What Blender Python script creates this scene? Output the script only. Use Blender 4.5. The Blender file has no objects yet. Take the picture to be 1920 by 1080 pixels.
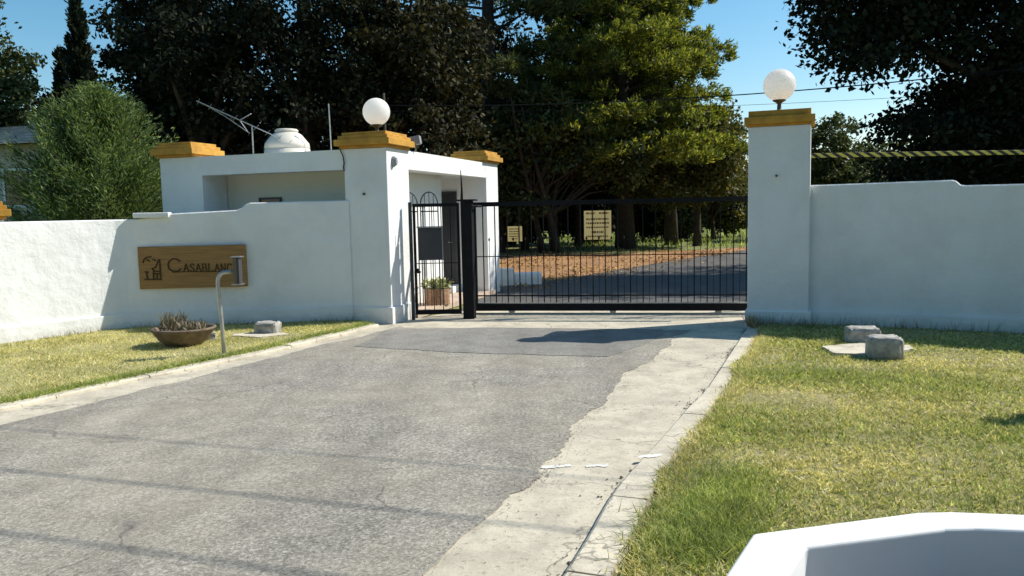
import bpy, bmesh, math, random
import numpy as np
from mathutils import Vector, Matrix

random.seed(7)
RNG = np.random.default_rng(11)
R = math.radians
scene = bpy.context.scene
col = scene.collection

# ------------------------------------------------------------------ camera
cam_d = bpy.data.cameras.new('camera'); cam = bpy.data.objects.new('camera', cam_d); col.objects.link(cam)
cam_d.sensor_width = 36.0; cam_d.lens = 28.125; cam_d.clip_start = 0.05; cam_d.clip_end = 3000
CAM_PITCH, CAM_ROLL = R(5.33), R(1.2)
cam.matrix_world = (Matrix.Translation((0, 0, 1.6)) @ Matrix.Rotation(R(90) - CAM_PITCH, 4, 'X')
                    @ Matrix.Rotation(-CAM_ROLL, 4, 'Z'))
scene.camera = cam

# ------------------------------------------------------------------ sky and sun
SUN_EL, SUN_AZ = R(43.0), R(17.0)        # azimuth: degrees behind the pure right-hand direction
S = Vector((math.cos(SUN_EL) * math.cos(SUN_AZ), math.cos(SUN_EL) * math.sin(SUN_AZ), math.sin(SUN_EL)))
world = bpy.data.worlds.new('World'); scene.world = world; world.use_nodes = True
wn = world.node_tree; bg = wn.nodes['Background']
sky = wn.nodes.new('ShaderNodeTexSky'); sky.sky_type = 'NISHITA'; sky.sun_disc = False
sky.sun_elevation = SUN_EL; sky.sun_rotation = math.atan2(S.x, S.y)
sky.air_density = 1.0; sky.dust_density = 0.6; sky.ozone_density = 1.0
hs = wn.nodes.new('ShaderNodeHueSaturation'); hs.inputs['Saturation'].default_value = 1.36; hs.inputs['Hue'].default_value = 0.486
wn.links.new(sky.outputs['Color'], hs.inputs['Color']); wn.links.new(hs.outputs['Color'], bg.inputs['Color']); bg.inputs['Strength'].default_value = 0.115
sun_d = bpy.data.lights.new('sun', 'SUN'); sun_d.energy = 4.8; sun_d.angle = R(0.5); sun_d.color = (1.0, 0.95, 0.86)
sun = bpy.data.objects.new('sun', sun_d); col.objects.link(sun)
sun.rotation_euler = S.to_track_quat('Z', 'Y').to_euler()

vs = scene.view_settings
scene.display_settings.display_device = 'sRGB'
vs.view_transform = 'Standard'; vs.look = 'None'; vs.exposure = 0.35; vs.gamma = 1.0; vs.use_curve_mapping = False
cy = scene.cycles
cy.use_denoising = True; cy.max_bounces = 8; cy.diffuse_bounces = 4; cy.glossy_bounces = 3
cy.transmission_bounces = 4; cy.transparent_max_bounces = 8; cy.caustics_reflective = False; cy.caustics_refractive = False

# ------------------------------------------------------------------ materials
def mat(name):
    m = bpy.data.materials.new(name); m.use_nodes = True
    nt = m.node_tree; b = nt.nodes['Principled BSDF']
    return m, nt, b
def nd(nt, t, **kw):
    n = nt.nodes.new(t)
    for k, v in kw.items(): setattr(n, k, v)
    return n
def tex_noise(nt, scale, detail=4, rough=0.55, vec=None, obj=True):
    n = nd(nt, 'ShaderNodeTexNoise'); n.inputs['Scale'].default_value = scale
    n.inputs['Detail'].default_value = detail; n.inputs['Roughness'].default_value = rough
    if vec is None:
        g = nd(nt, 'ShaderNodeNewGeometry'); vec = g.outputs['Position']
    nt.links.new(vec, n.inputs['Vector'])
    return n
def ramp(nt, src, stops):
    r = nd(nt, 'ShaderNodeValToRGB'); e = r.color_ramp.elements
    while len(e) < len(stops): e.new(0.5)
    for i, (p, c) in enumerate(stops):
        e[i].position = p; e[i].color = (*c, 1) if len(c) == 3 else c
    nt.links.new(src, r.inputs['Fac']); return r
def mix(nt, fac, a, b, mode='MIX'):
    m = nd(nt, 'ShaderNodeMix', data_type='RGBA', blend_type=mode)
    if isinstance(fac, (int, float)): m.inputs[0].default_value = fac
    else: nt.links.new(fac, m.inputs[0])
    for i, v in ((6, a), (7, b)):
        if isinstance(v, tuple): m.inputs[i].default_value = (*v, 1)
        else: nt.links.new(v, m.inputs[i])
    return m.outputs[2]
def bump(nt, b, h, strength=0.3, dist=0.01):
    n = nd(nt, 'ShaderNodeBump'); n.inputs['Strength'].default_value = strength; n.inputs['Distance'].default_value = dist
    nt.links.new(h, n.inputs['Height']); nt.links.new(n.outputs['Normal'], b.inputs['Normal'])
def simple(name, colr, rough=0.6, metal=0.0, var=0.15, scale=8.0, bmp=0.0, bscale=60):
    m, nt, b = mat(name)
    n = tex_noise(nt, scale)
    d = tuple(c * (1 - var) for c in colr); l = tuple(min(1, c * (1 + var)) for c in colr)
    r = ramp(nt, n.outputs['Fac'], [(0.3, d), (0.7, l)])
    nt.links.new(r.outputs['Color'], b.inputs['Base Color']); b.inputs['Specular IOR Level'].default_value = 0.15 if max(colr) < 0.02 else 0.4
    b.inputs['Roughness'].default_value = rough; b.inputs['Metallic'].default_value = metal
    if bmp:
        n2 = tex_noise(nt, bscale); bump(nt, b, n2.outputs['Fac'], bmp, 0.006)
    return m

def m_plaster(name, base, dirt, dirtamt=0.25):
    m, nt, b = mat(name)
    big = tex_noise(nt, 1.3, 5, 0.6); streak_v = nd(nt, 'ShaderNodeMapping')
    g = nd(nt, 'ShaderNodeNewGeometry'); nt.links.new(g.outputs['Position'], streak_v.inputs['Vector'])
    streak_v.inputs['Scale'].default_value = (5, 5, 0.6)
    st = tex_noise(nt, 1.4, 5, 0.6, streak_v.outputs['Vector'])
    f1 = ramp(nt, big.outputs['Fac'], [(0.42, (0, 0, 0)), (0.78, (dirtamt,) * 3)])
    f2 = ramp(nt, st.outputs['Fac'], [(0.55, (0, 0, 0)), (0.85, (dirtamt * 0.35,) * 3)])
    c = mix(nt, f1.outputs['Color'], base, dirt); c = mix(nt, f2.outputs['Color'], c, dirt)
    # splash-back dirt low on the wall, with a ragged edge
    sp = nd(nt, 'ShaderNodeSeparateXYZ'); nt.links.new(g.outputs['Position'], sp.inputs[0])
    nz = tex_noise(nt, 9, 4)
    ad = nd(nt, 'ShaderNodeMath', operation='MULTIPLY_ADD'); nt.links.new(nz.outputs['Fac'], ad.inputs[0])
    ad.inputs[1].default_value = -0.22; nt.links.new(sp.outputs['Z'], ad.inputs[2])
    f3 = ramp(nt, ad.outputs[0], [(-0.0, (0.22,) * 3), (0.05, (0, 0, 0))])
    c = mix(nt, f3.outputs['Color'], c, (0.36, 0.32, 0.26))
    nt.links.new(c, b.inputs['Base Color']); b.inputs['Roughness'].default_value = 0.75
    n2 = tex_noise(nt, 45, 6, 0.65); n3 = tex_noise(nt, 4, 3)
    s = nd(nt, 'ShaderNodeMath', operation='MULTIPLY_ADD'); nt.links.new(n3.outputs['Fac'], s.inputs[0]); s.inputs[1].default_value = 6.0
    nt.links.new(n2.outputs['Fac'], s.inputs[2]); bump(nt, b, s.outputs[0], 0.5, 0.008)
    return m
M_WHITE = m_plaster('white_plaster', (0.80, 0.81, 0.80), (0.52, 0.52, 0.49), 0.42)
M_CREAM = m_plaster('cream_plaster', (0.78, 0.74, 0.62), (0.55, 0.5, 0.4), 0.2)
M_RIM = simple('planter_paint', (0.80, 0.81, 0.80), 0.7, 0, 0.05, 3, 0.12, 30)
M_OCHRE = simple('ochre_paint', (0.48, 0.25, 0.034), 0.7, var=0.25, scale=5, bmp=0.4)
M_BLACK = simple('black_iron', (0.009, 0.0095, 0.011), 0.65, 0.0, 0.3, bmp=0.1)
M_GREENBLK = simple('dark_green_iron', (0.03, 0.04, 0.045), 0.45, 0.0, 0.3)
M_GALV = simple('galvanised_steel', (0.42, 0.42, 0.40), 0.42, 0.6, 0.2)
M_ALU = simple('aluminium', (0.42, 0.42, 0.43), 0.35, 0.8, 0.1)
M_STONE = simple('weathered_concrete', (0.36, 0.35, 0.32), 0.9, 0, 0.35, 14, 0.6, 50)
M_TANK = simple('tank_plastic', (0.70, 0.66, 0.56), 0.5, 0, 0.06, 5)
M_DARKGREY = simple('dark_grey_plastic', (0.05, 0.05, 0.055), 0.5)
M_OLIVEBOX = simple('intercom_box', (0.13, 0.115, 0.075), 0.5)
M_GREYFIT = simple('grey_fitting', (0.25, 0.26, 0.28), 0.5)
M_TERRA = simple('bowl_clay', (0.165, 0.12, 0.085), 0.85, 0, 0.35, 12, 0.4)
M_TUBWOOD = simple('tub_wood', (0.34, 0.20, 0.12), 0.8, 0, 0.35, 20, 0.4)
M_DRY = simple('dry_stem', (0.30, 0.24, 0.17), 0.9, 0, 0.4, 20)
M_SOIL = simple('soil', (0.07, 0.05, 0.035), 0.95, 0, 0.4, 20, 0.8, 40)
M_BARK = simple('bark', (0.055, 0.042, 0.032), 0.95, 0, 0.4, 9, 0.9, 22)
M_DOOR = simple('dark_door_paint', (0.035, 0.035, 0.04), 0.5)
M_TILE = simple('porch_tile', (0.52, 0.40, 0.31), 0.6, 0, 0.15, 6)
M_PAINT = simple('road_paint', (0.68, 0.66, 0.60), 0.8, 0, 0.22, 45)
M_INK = simple('sign_ink', (0.20, 0.13, 0.05), 0.7)
M_CARVE = simple('carved_letter', (0.055, 0.028, 0.011), 0.8)
M_ROOFT = simple('roof_tile', (0.46, 0.36, 0.30), 0.8, 0, 0.3, 3, 0.3)
M_FARWALL = simple('house_wall', (0.40, 0.36, 0.30), 0.8, 0, 0.1, 2)
M_CABLE = simple('cable_rubber', (0.015, 0.015, 0.016), 0.6)
M_CRUMB = simple('asphalt_crumb', (0.30, 0.275, 0.23), 0.95, 0, 0.5, 40)
M_PEBBLE = simple('debris', (0.10, 0.075, 0.055), 0.9, 0, 0.5, 30)
M_PALELEAF = simple('pale_succulent', (0.42, 0.44, 0.20), 0.6, 0, 0.3, 15)

def m_glass():
    m, nt, b = mat('window_glass'); b.inputs['Base Color'].default_value = (0.01, 0.012, 0.014, 1); b.inputs['Roughness'].default_value = 0.08
    return m
M_GLASS = m_glass()
def m_globe():
    m, nt, b = mat('opal_globe'); b.inputs['Base Color'].default_value = (1.0, 0.98, 0.95, 1); b.inputs['Roughness'].default_value = 0.4
    tr = nd(nt, 'ShaderNodeBsdfTranslucent'); tr.inputs['Color'].default_value = (1.0, 0.985, 0.96, 1)
    mx = nd(nt, 'ShaderNodeMixShader'); mx.inputs[0].default_value = 0.6
    nt.links.new(b.outputs[0], mx.inputs[1]); nt.links.new(tr.outputs[0], mx.inputs[2])
    nt.links.new(mx.outputs[0], nt.nodes['Material Output'].inputs['Surface']); return m
M_GLOBE = m_globe()
def m_plasticsheet():
    m, nt, b = mat('sign_plastic'); b.inputs['Base Color'].default_value = (0.80, 0.72, 0.46, 1); b.inputs['Roughness'].default_value = 0.4
    tr = nd(nt, 'ShaderNodeBsdfTranslucent'); tr.inputs['Color'].default_value = (0.85, 0.74, 0.45, 1)
    mx = nd(nt, 'ShaderNodeMixShader'); mx.inputs[0].default_value = 0.5
    nt.links.new(b.outputs[0], mx.inputs[1]); nt.links.new(tr.outputs[0], mx.inputs[2])
    nt.links.new(mx.outputs[0], nt.nodes['Material Output'].inputs['Surface']); return m
M_SIGN = m_plasticsheet()
def m_wood():
    m, nt, b = mat('sign_wood'); g = nd(nt, 'ShaderNodeNewGeometry'); mp = nd(nt, 'ShaderNodeMapping')
    nt.links.new(g.outputs['Position'], mp.inputs['Vector']); mp.inputs['Scale'].default_value = (1.2, 1.2, 16)
    n = tex_noise(nt, 2.5, 6, 0.6, mp.outputs['Vector'])
    r = ramp(nt, n.outputs['Fac'], [(0.25, (0.20, 0.105, 0.034)), (0.55, (0.30, 0.17, 0.055)), (0.8, (0.37, 0.18, 0.06))])
    nt.links.new(r.outputs['Color'], b.inputs['Base Color']); b.inputs['Roughness'].default_value = 0.6
    bump(nt, b, n.outputs['Fac'], 0.3, 0.004); return m
M_WOOD = m_wood()
def m_asphalt(name, dark, mid, light, dust, dustamt, crack=0.6):
    m, nt, b = mat(name)
    fine = tex_noise(nt, 62, 3, 0.75); f = ramp(nt, fine.outputs['Fac'], [(0.30, dark), (0.5, mid), (0.70, light)])
    v = nd(nt, 'ShaderNodeTexVoronoi'); v.inputs['Scale'].default_value = 55
    g = nd(nt, 'ShaderNodeNewGeometry'); nt.links.new(g.outputs['Position'], v.inputs['Vector'])
    vc = ramp(nt, v.outputs['Color'], [(0.0, (0.6,) * 3), (0.5, (1.0,) * 3), (1.0, (1.45,) * 3)])
    c = mix(nt, 0.75, f.outputs['Color'], vc.outputs['Color'], 'MULTIPLY')
    big = tex_noise(nt, 0.55, 5, 0.6); fb = ramp(nt, big.outputs['Fac'], [(0.38, (0, 0, 0)), (0.72, (dustamt,) * 3)])
    c = mix(nt, fb.outputs['Color'], c, dust)
    midn = tex_noise(nt, 3.2, 4); fm = ramp(nt, midn.outputs['Fac'], [(0.3, (0.82,) * 3), (0.7, (1.12,) * 3)])
    c = mix(nt, 1.0, c, fm.outputs['Color'], 'MULTIPLY')
    rot = nd(nt, 'ShaderNodeMapping'); nt.links.new(g.outputs['Position'], rot.inputs['Vector']); rot.inputs['Rotation'].default_value = (0, 0, R(23)); rot.inputs['Scale'].default_value = (1.5, 0.10, 1)
    wear = tex_noise(nt, 1.0, 3, 0.5, rot.outputs['Vector']); fw = ramp(nt, wear.outputs['Fac'], [(0.32, (0.80,) * 3), (0.66, (1.10,) * 3)]); c = mix(nt, 1.0, c, fw.outputs['Color'], 'MULTIPLY')
    oil = tex_noise(nt, 2.1, 2, 0.4); fo = ramp(nt, oil.outputs['Fac'], [(0.70, (0, 0, 0)), (0.78, (0.45,) * 3)]); c = mix(nt, fo.outputs['Color'], c, (0.10, 0.095, 0.085))
    # wandering cracks
    wob = tex_noise(nt, 1.1, 3); vm = nd(nt, 'ShaderNodeVectorMath', operation='ADD'); nt.links.new(g.outputs['Position'], vm.inputs[0]); nt.links.new(wob.outputs['Color'], vm.inputs[1])
    cr = nd(nt, 'ShaderNodeTexVoronoi', feature='DISTANCE_TO_EDGE'); cr.inputs['Scale'].default_value = 0.85; nt.links.new(vm.outputs[0], cr.inputs['Vector'])
    cm = ramp(nt, cr.outputs['Distance'], [(0.0, (crack,) * 3), (0.012, (0, 0, 0))])
    msk = tex_noise(nt, 0.9, 2); mk = ramp(nt, msk.outputs['Fac'], [(0.5, (0, 0, 0)), (0.62, (1, 1, 1))])
    fac = mix(nt, 1.0, cm.outputs['Color'], mk.outputs['Color'], 'MULTIPLY')
    c = mix(nt, fac, c, (0.035, 0.033, 0.03))
    nt.links.new(c, b.inputs['Base Color']); b.inputs['Roughness'].default_value = 0.9
    bump(nt, b, fine.outputs['Fac'], 0.55, 0.008); return m
M_ASPH = m_asphalt('road_asphalt', (0.105, 0.096, 0.08), (0.268, 0.247, 0.208), (0.50, 0.465, 0.395), (0.37, 0.325, 0.245), 0.6)
M_PATCH = m_asphalt('patch_asphalt', (0.16, 0.152, 0.137), (0.225, 0.214, 0.19), (0.28, 0.268, 0.24), (0.29, 0.262, 0.21), 0.4, 0.3)
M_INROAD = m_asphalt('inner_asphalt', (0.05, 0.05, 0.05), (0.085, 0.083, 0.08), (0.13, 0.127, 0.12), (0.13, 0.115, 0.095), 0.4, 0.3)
def m_concrete(name, base, spot, speck=0.5):
    m, nt, b = mat(name)
    big = tex_noise(nt, 1.6, 6, 0.65); c0 = ramp(nt, big.outputs['Fac'], [(0.25, tuple(x * 0.72 for x in base)), (0.5, base), (0.8, tuple(min(1, x * 1.13) for x in base))])
    sp = tex_noise(nt, 30, 4, 0.65); fs = ramp(nt, sp.outputs['Fac'], [(0.57, (0, 0, 0)), (0.66, (speck,) * 3)])
    st = tex_noise(nt, 3.4, 5, 0.7); fst = ramp(nt, st.outputs['Fac'], [(0.44, (0, 0, 0)), (0.66, (0.75,) * 3)])
    c = mix(nt, fst.outputs['Color'], c0.outputs['Color'], tuple(x * 0.62 for x in base)); c = mix(nt, fs.outputs['Color'], c, spot)
    g = nd(nt, 'ShaderNodeNewGeometry'); wob = tex_noise(nt, 1.7, 4); vm = nd(nt, 'ShaderNodeVectorMath', operation='ADD'); nt.links.new(g.outputs['Position'], vm.inputs[0]); nt.links.new(wob.outputs['Color'], vm.inputs[1])
    cr = nd(nt, 'ShaderNodeTexVoronoi', feature='DISTANCE_TO_EDGE'); cr.inputs['Scale'].default_value = 0.8; nt.links.new(vm.outputs[0], cr.inputs['Vector'])
    cm = ramp(nt, cr.outputs['Distance'], [(0.0, (0.75,) * 3), (0.009, (0, 0, 0))]); c = mix(nt, cm.outputs['Color'], c, (0.16, 0.14, 0.11))
    fine = tex_noise(nt, 120, 2); ff = ramp(nt, fine.outputs['Fac'], [(0.3, (0.88,) * 3), (0.7, (1.08,) * 3)])
    c = mix(nt, 1.0, c, ff.outputs['Color'], 'MULTIPLY')
    nt.links.new(c, b.inputs['Base Color']); b.inputs['Roughness'].default_value = 0.9
    bump(nt, b, sp.outputs['Fac'], 0.4, 0.01); return m
M_CONC = m_concrete('gutter_concrete', (0.58, 0.52, 0.40), (0.20, 0.17, 0.13), 0.65)
M_KERB = m_concrete('kerb_concrete', (0.64, 0.575, 0.45), (0.24, 0.21, 0.17), 0.4)
def m_ground(name, a, bcol, c, s1=1.0, s2=30):
    m, nt, b = mat(name)
    n = tex_noise(nt, s1, 5, 0.65); r = ramp(nt, n.outputs['Fac'], [(0.3, a), (0.52, bcol), (0.75, c)])
    n2 = tex_noise(nt, s2, 4, 0.7); f = ramp(nt, n2.outputs['Fac'], [(0.3, (0.6,) * 3), (0.7, (1.3,) * 3)])
    cc = mix(nt, 1.0, r.outputs['Color'], f.outputs['Color'], 'MULTIPLY')
    nt.links.new(cc, b.inputs['Base Color']); b.inputs['Roughness'].default_value = 0.95
    bump(nt, b, n2.outputs['Fac'], 0.8, 0.03); return m
M_LAWN = m_ground('lawn_soil', (0.20, 0.195, 0.075), (0.31, 0.275, 0.13), (0.44, 0.36, 0.21), 2.2, 34)
M_LAWNP = m_ground('lawn_soil_pale', (0.36, 0.34, 0.15), (0.47, 0.43, 0.21), (0.55, 0.48, 0.28), 1.4, 40)
M_FIELD = m_ground('field_grass', (0.10, 0.14, 0.03), (0.17, 0.19, 0.05), (0.22, 0.20, 0.07), 0.25, 6)
M_LITTER = m_ground('leaf_litter', (0.24, 0.115, 0.045), (0.36, 0.19, 0.075), (0.42, 0.25, 0.11), 0.5, 9)
def m_leaf(name, dark, midc, light, trans=0.25, tcol=None, nscale=0.5, rough=0.6, spec=0.2):
    m, nt, b = mat(name)
    g = nd(nt, 'ShaderNodeNewGeometry')
    r = ramp(nt, g.outputs['Random Per Island'], [(0.0, dark), (0.6, midc), (0.9, light), (1.0, tuple(min(1, x * 1.5) for x in light))])
    n = tex_noise(nt, nscale, 3); f = ramp(nt, n.outputs['Fac'], [(0.3, (0.75,) * 3), (0.7, (1.25,) * 3)])
    c = mix(nt, 1.0, r.outputs['Color'], f.outputs['Color'], 'MULTIPLY')
    nt.links.new(c, b.inputs['Base Color']); b.inputs['Roughness'].default_value = rough
    b.inputs['Specular IOR Level'].default_value = spec
    tr = nd(nt, 'ShaderNodeBsdfTranslucent')
    tc = mix(nt, 1.0, c, tcol or (1.3, 1.2, 0.6), 'MULTIPLY'); nt.links.new(tc, tr.inputs['Color'])
    mx = nd(nt, 'ShaderNodeMixShader'); mx.inputs[0].default_value = trans
    nt.links.new(b.outputs[0], mx.inputs[1]); nt.links.new(tr.outputs[0], mx.inputs[2])
    nt.links.new(mx.outputs[0], nt.nodes['Material Output'].inputs['Surface']); return m
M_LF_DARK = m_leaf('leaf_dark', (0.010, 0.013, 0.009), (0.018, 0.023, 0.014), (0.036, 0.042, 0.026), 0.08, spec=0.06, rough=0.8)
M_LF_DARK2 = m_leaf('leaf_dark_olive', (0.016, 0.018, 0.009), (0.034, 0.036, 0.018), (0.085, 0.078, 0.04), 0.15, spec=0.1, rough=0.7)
M_LF_MID = m_leaf('leaf_mid', (0.035, 0.05, 0.02), (0.075, 0.10, 0.036), (0.15, 0.17, 0.07), 0.25)
M_LF_OLIVE = m_leaf('leaf_olive', (0.045, 0.055, 0.02), (0.10, 0.115, 0.04), (0.19, 0.17, 0.06), 0.3)
M_LF_PINE = m_leaf('needle_pine', (0.06, 0.08, 0.018), (0.16, 0.19, 0.045), (0.33, 0.34, 0.095), 0.4, (1.35, 1.3, 0.45), 0.45)
M_LF_THUJA = m_leaf('spray_conifer', (0.045, 0.085, 0.03), (0.115, 0.175, 0.065), (0.22, 0.29, 0.115), 0.36)
M_LF_CYP = m_leaf('spray_cypress', (0.012, 0.018, 0.010), (0.024, 0.034, 0.016), (0.045, 0.055, 0.028), 0.08)
M_GRASS = m_leaf('grass_blade', (0.27, 0.27, 0.08), (0.64, 0.59, 0.28), (0.84, 0.76, 0.49), 0.5, (1.2, 1.15, 0.7), 1.6)
M_GRASSG = m_leaf('grass_blade_green', (0.11, 0.16, 0.035), (0.30, 0.38, 0.11), (0.52, 0.55, 0.22), 0.5, (1.2, 1.15, 0.7), 3)
M_WEED = m_leaf('dry_weed', (0.20, 0.17, 0.09), (0.32, 0.27, 0.16), (0.45, 0.4, 0.27), 0.2)
M_DRYSTEM = m_leaf('bowl_stem', (0.09, 0.08, 0.05), (0.17, 0.15, 0.10), (0.30, 0.27, 0.19), 0.2)
M_DRYLEAF = m_leaf('fallen_leaf', (0.20, 0.10, 0.04), (0.34, 0.19, 0.07), (0.5, 0.32, 0.13), 0.15)
def m_stripe():
    m, nt, b = mat('barrier_stripe'); t = nd(nt, 'ShaderNodeTexCoord'); mp = nd(nt, 'ShaderNodeMapping')
    nt.links.new(t.outputs['Object'], mp.inputs['Vector']); sp = nd(nt, 'ShaderNodeSeparateXYZ'); nt.links.new(mp.outputs[0], sp.inputs[0])
    a = nd(nt, 'ShaderNodeMath', operation='MULTIPLY_ADD'); nt.links.new(sp.outputs['Z'], a.inputs[0]); a.inputs[1].default_value = 1.6; nt.links.new(sp.outputs['X'], a.inputs[2])
    d = nd(nt, 'ShaderNodeMath', operation='MULTIPLY'); nt.links.new(a.outputs[0], d.inputs[0]); d.inputs[1].default_value = 1 / 0.165
    fr = nd(nt, 'ShaderNodeMath', operation='FRACT'); nt.links.new(d.outputs[0], fr.inputs[0])
    r = ramp(nt, fr.outputs[0], [(0.0, (0.02, 0.02, 0.015)), (0.5, (0.62, 0.52, 0.10))]); r.color_ramp.interpolation = 'CONSTANT'
    n = tex_noise(nt, 1.2, 3); f = ramp(nt, n.outputs['Fac'], [(0.3, (0.6,) * 3), (0.7, (1.0,) * 3)])
    nt.links.new(mix(nt, 1.0, r.outputs['Color'], f.outputs['Color'], 'MULTIPLY'), b.inputs['Base Color']); b.inputs['Roughness'].default_value = 0.6; return m
M_STRIPE = m_stripe()

# ------------------------------------------------------------------ mesh helpers
def link(o, parent=None):
    col.objects.link(o)
    if parent: o.parent = parent
    return o
def obj(name, verts, faces, m, parent=None, smooth=False, bevel=0.0, seg=2):
    me = bpy.data.meshes.new(name); me.from_pydata([tuple(v) for v in verts], [], faces); me.update()
    bm = bmesh.new(); bm.from_mesh(me); bmesh.ops.recalc_face_normals(bm, faces=bm.faces); bm.to_mesh(me); bm.free()
    if m: me.materials.append(m)
    if smooth: me.polygons.foreach_set('use_smooth', [True] * len(me.polygons))
    o = link(bpy.data.objects.new(name, me), parent)
    if bevel:
        b = o.modifiers.new('bevel', 'BEVEL'); b.width = bevel; b.segments = seg; b.limit_method = 'ANGLE'; b.angle_limit = R(40)
    return o
def tag(o, label=None, cat=None, group=None, kind=None):
    if label: o['label'] = label
    if cat: o['category'] = cat
    if group: o['group'] = group
    if kind: o['kind'] = kind
    return o
def empty(name, loc=(0, 0, 0), rz=0, label=None, cat=None, group=None):
    o = bpy.data.objects.new(name, None); o.empty_display_size = 0.2; o.location = loc; o.rotation_euler = (0, 0, rz); link(o)
    return tag(o, label, cat, group)
class Geo:
    def __init__(s): s.v = []; s.f = []
    def add(s, v, f):
        n = len(s.v); s.v += [tuple(p) for p in v]; s.f += [tuple(i + n for i in q) for q in f]; return s
    def box(s, x0, x1, y0, y1, z0, z1):
        return s.add([(x0, y0, z0), (x1, y0, z0), (x1, y1, z0), (x0, y1, z0), (x0, y0, z1), (x1, y0, z1), (x1, y1, z1), (x0, y1, z1)],
                     [(0, 3, 2, 1), (4, 5, 6, 7), (0, 1, 5, 4), (1, 2, 6, 5), (2, 3, 7, 6), (3, 0, 4, 7)])
    def tube(s, pts, rad, n=8, cap=True):
        pts = [Vector(p) for p in pts]; m = len(pts)
        rads = rad if isinstance(rad, (list, tuple)) else [rad] * m
        v = []; prev = None
        for i, p in enumerate(pts):
            d = (pts[min(i + 1, m - 1)] - pts[max(i - 1, 0)]).normalized()
            if prev is None:
                a = d.cross(Vector((0, 0, 1)) if abs(d.z) < 0.95 else Vector((1, 0, 0))).normalized()
            else:
                a = (prev - d * prev.dot(d)).normalized()
            prev = a; b = d.cross(a)
            for k in range(n):
                t = 2 * math.pi * k / n; v.append(p + (a * math.cos(t) + b * math.sin(t)) * rads[i])
        f = [(i * n + k, i * n + (k + 1) % n, (i + 1) * n + (k + 1) % n, (i + 1) * n + k) for i in range(m - 1) for k in range(n)]
        if cap: f += [tuple(range(n))[::-1], tuple(range((m - 1) * n, m * n))]
        return s.add(v, f)
    def lathe(s, prof, n=24, c=(0, 0, 0)):
        v = []
        for r, z in prof:
            for k in range(n):
                t = 2 * math.pi * k / n; v.append((c[0] + r * math.cos(t), c[1] + r * math.sin(t), c[2] + z))
        m = len(prof)
        f = [(i * n + k, i * n + (k + 1) % n, (i + 1) * n + (k + 1) % n, (i + 1) * n + k) for i in range(m - 1) for k in range(n)]
        f += [tuple(range(n))[::-1], tuple(range((m - 1) * n, m * n))]
        return s.add(v, f)
    def build(s, name, m, parent=None, smooth=False, bevel=0.0, seg=2): return obj(name, s.v, s.f, m, parent, smooth, bevel, seg)
def smooth_path(pts, step=0.2):
    """Catmull-Rom through 2-D points, roughly even spacing"""
    P = [np.array(p, float) for p in pts]; P = [2 * P[0] - P[1]] + P + [2 * P[-1] - P[-2]]; out = []
    for i in range(1, len(P) - 2):
        n = max(2, int(np.linalg.norm(P[i + 1] - P[i]) / step))
        for k in range(n):
            t = k / n
            out.append(0.5 * ((2 * P[i]) + (-P[i - 1] + P[i + 1]) * t + (2 * P[i - 1] - 5 * P[i] + 4 * P[i + 1] - P[i + 2]) * t * t + (-P[i - 1] + 3 * P[i] - 3 * P[i + 1] + P[i + 2]) * t ** 3))
    out.append(P[-2]); return np.array(out)
def sheet(name, poly, z, m, parent=None, thick=0.0):
    """flat polygon sheet (triangulated by Blender as one n-gon)"""
    n = len(poly); v = [(p[0], p[1], z) for p in poly]; f = [tuple(range(n))]
    if thick:
        v += [(p[0], p[1], z - thick) for p in poly]; f = [tuple(range(n))] + [(i, (i + 1) % n, (i + 1) % n + n, i + n) for i in range(n)]
    o = obj(name, v, f, m, parent)
    bm = bmesh.new(); bm.from_mesh(o.data); bmesh.ops.triangulate(bm, faces=bm.faces)
    for fc in bm.faces:
        if fc.normal.z < -0.5: fc.normal_flip()
    bm.to_mesh(o.data); bm.free(); return o
def ragged(poly, step=0.06, amp=0.03, seed=0):
    r = np.random.default_rng(seed); out = []; off = 0.0
    for a, b in zip(poly[:-1], poly[1:]):
        a = np.array(a, float); b = np.array(b, float); L = np.linalg.norm(b - a); n = max(1, int(L / step)); t = (b - a) / L; nn = np.array([-t[1], t[0]])
        for k in range(n):
            off = 0.72 * off + r.normal(0, amp * 0.7); out.append(a + (b - a) * k / n + nn * off)
    out.append(np.array(poly[-1], float)); return [tuple(p) for p in out]
def eroded(poly, step=0.035, amp=0.045, jit=0.009, seed=0):
    """an edge that wanders in slow bites with a little crumbling on top"""
    r = np.random.default_rng(seed); P = smooth_path(poly, step); n = len(P); k = np.arange(n)
    o = sum(r.normal(0, 1) * np.sin(k * step * w + r.uniform(0, 6.28)) / (1 + 0.18 * w) for w in (0.9, 1.7, 2.9, 4.3, 6.1, 9.0, 13.0, 19.0)) * amp + r.normal(0, jit, n)
    t = np.gradient(P, axis=0); t /= np.linalg.norm(t, axis=1, keepdims=True); o[0] = o[-1] = 0
    return [tuple(p) for p in P + np.stack([-t[:, 1], t[:, 0]], 1) * o[:, None]]
def np_mesh(name, verts, nper, m, parent=None):
    """one mesh of many separate faces, each of nper consecutive vertices"""
    nv = len(verts); nf = nv // nper; me = bpy.data.meshes.new(name)
    me.vertices.add(nv); me.vertices.foreach_set('co', verts.astype(np.float32).ravel())
    me.loops.add(nv); me.loops.foreach_set('vertex_index', np.arange(nv, dtype=np.int32))
    me.polygons.add(nf); me.polygons.foreach_set('loop_start', np.arange(0, nv, nper, dtype=np.int32))
    try: me.polygons.foreach_set('loop_total', np.full(nf, nper, dtype=np.int32))
    except Exception: pass
    me.update(calc_edges=True); me.materials.append(m)
    return link(bpy.data.objects.new(name, me), parent)
def unit(a): return a / (np.linalg.norm(a, axis=-1, keepdims=True) + 1e-9)
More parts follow.
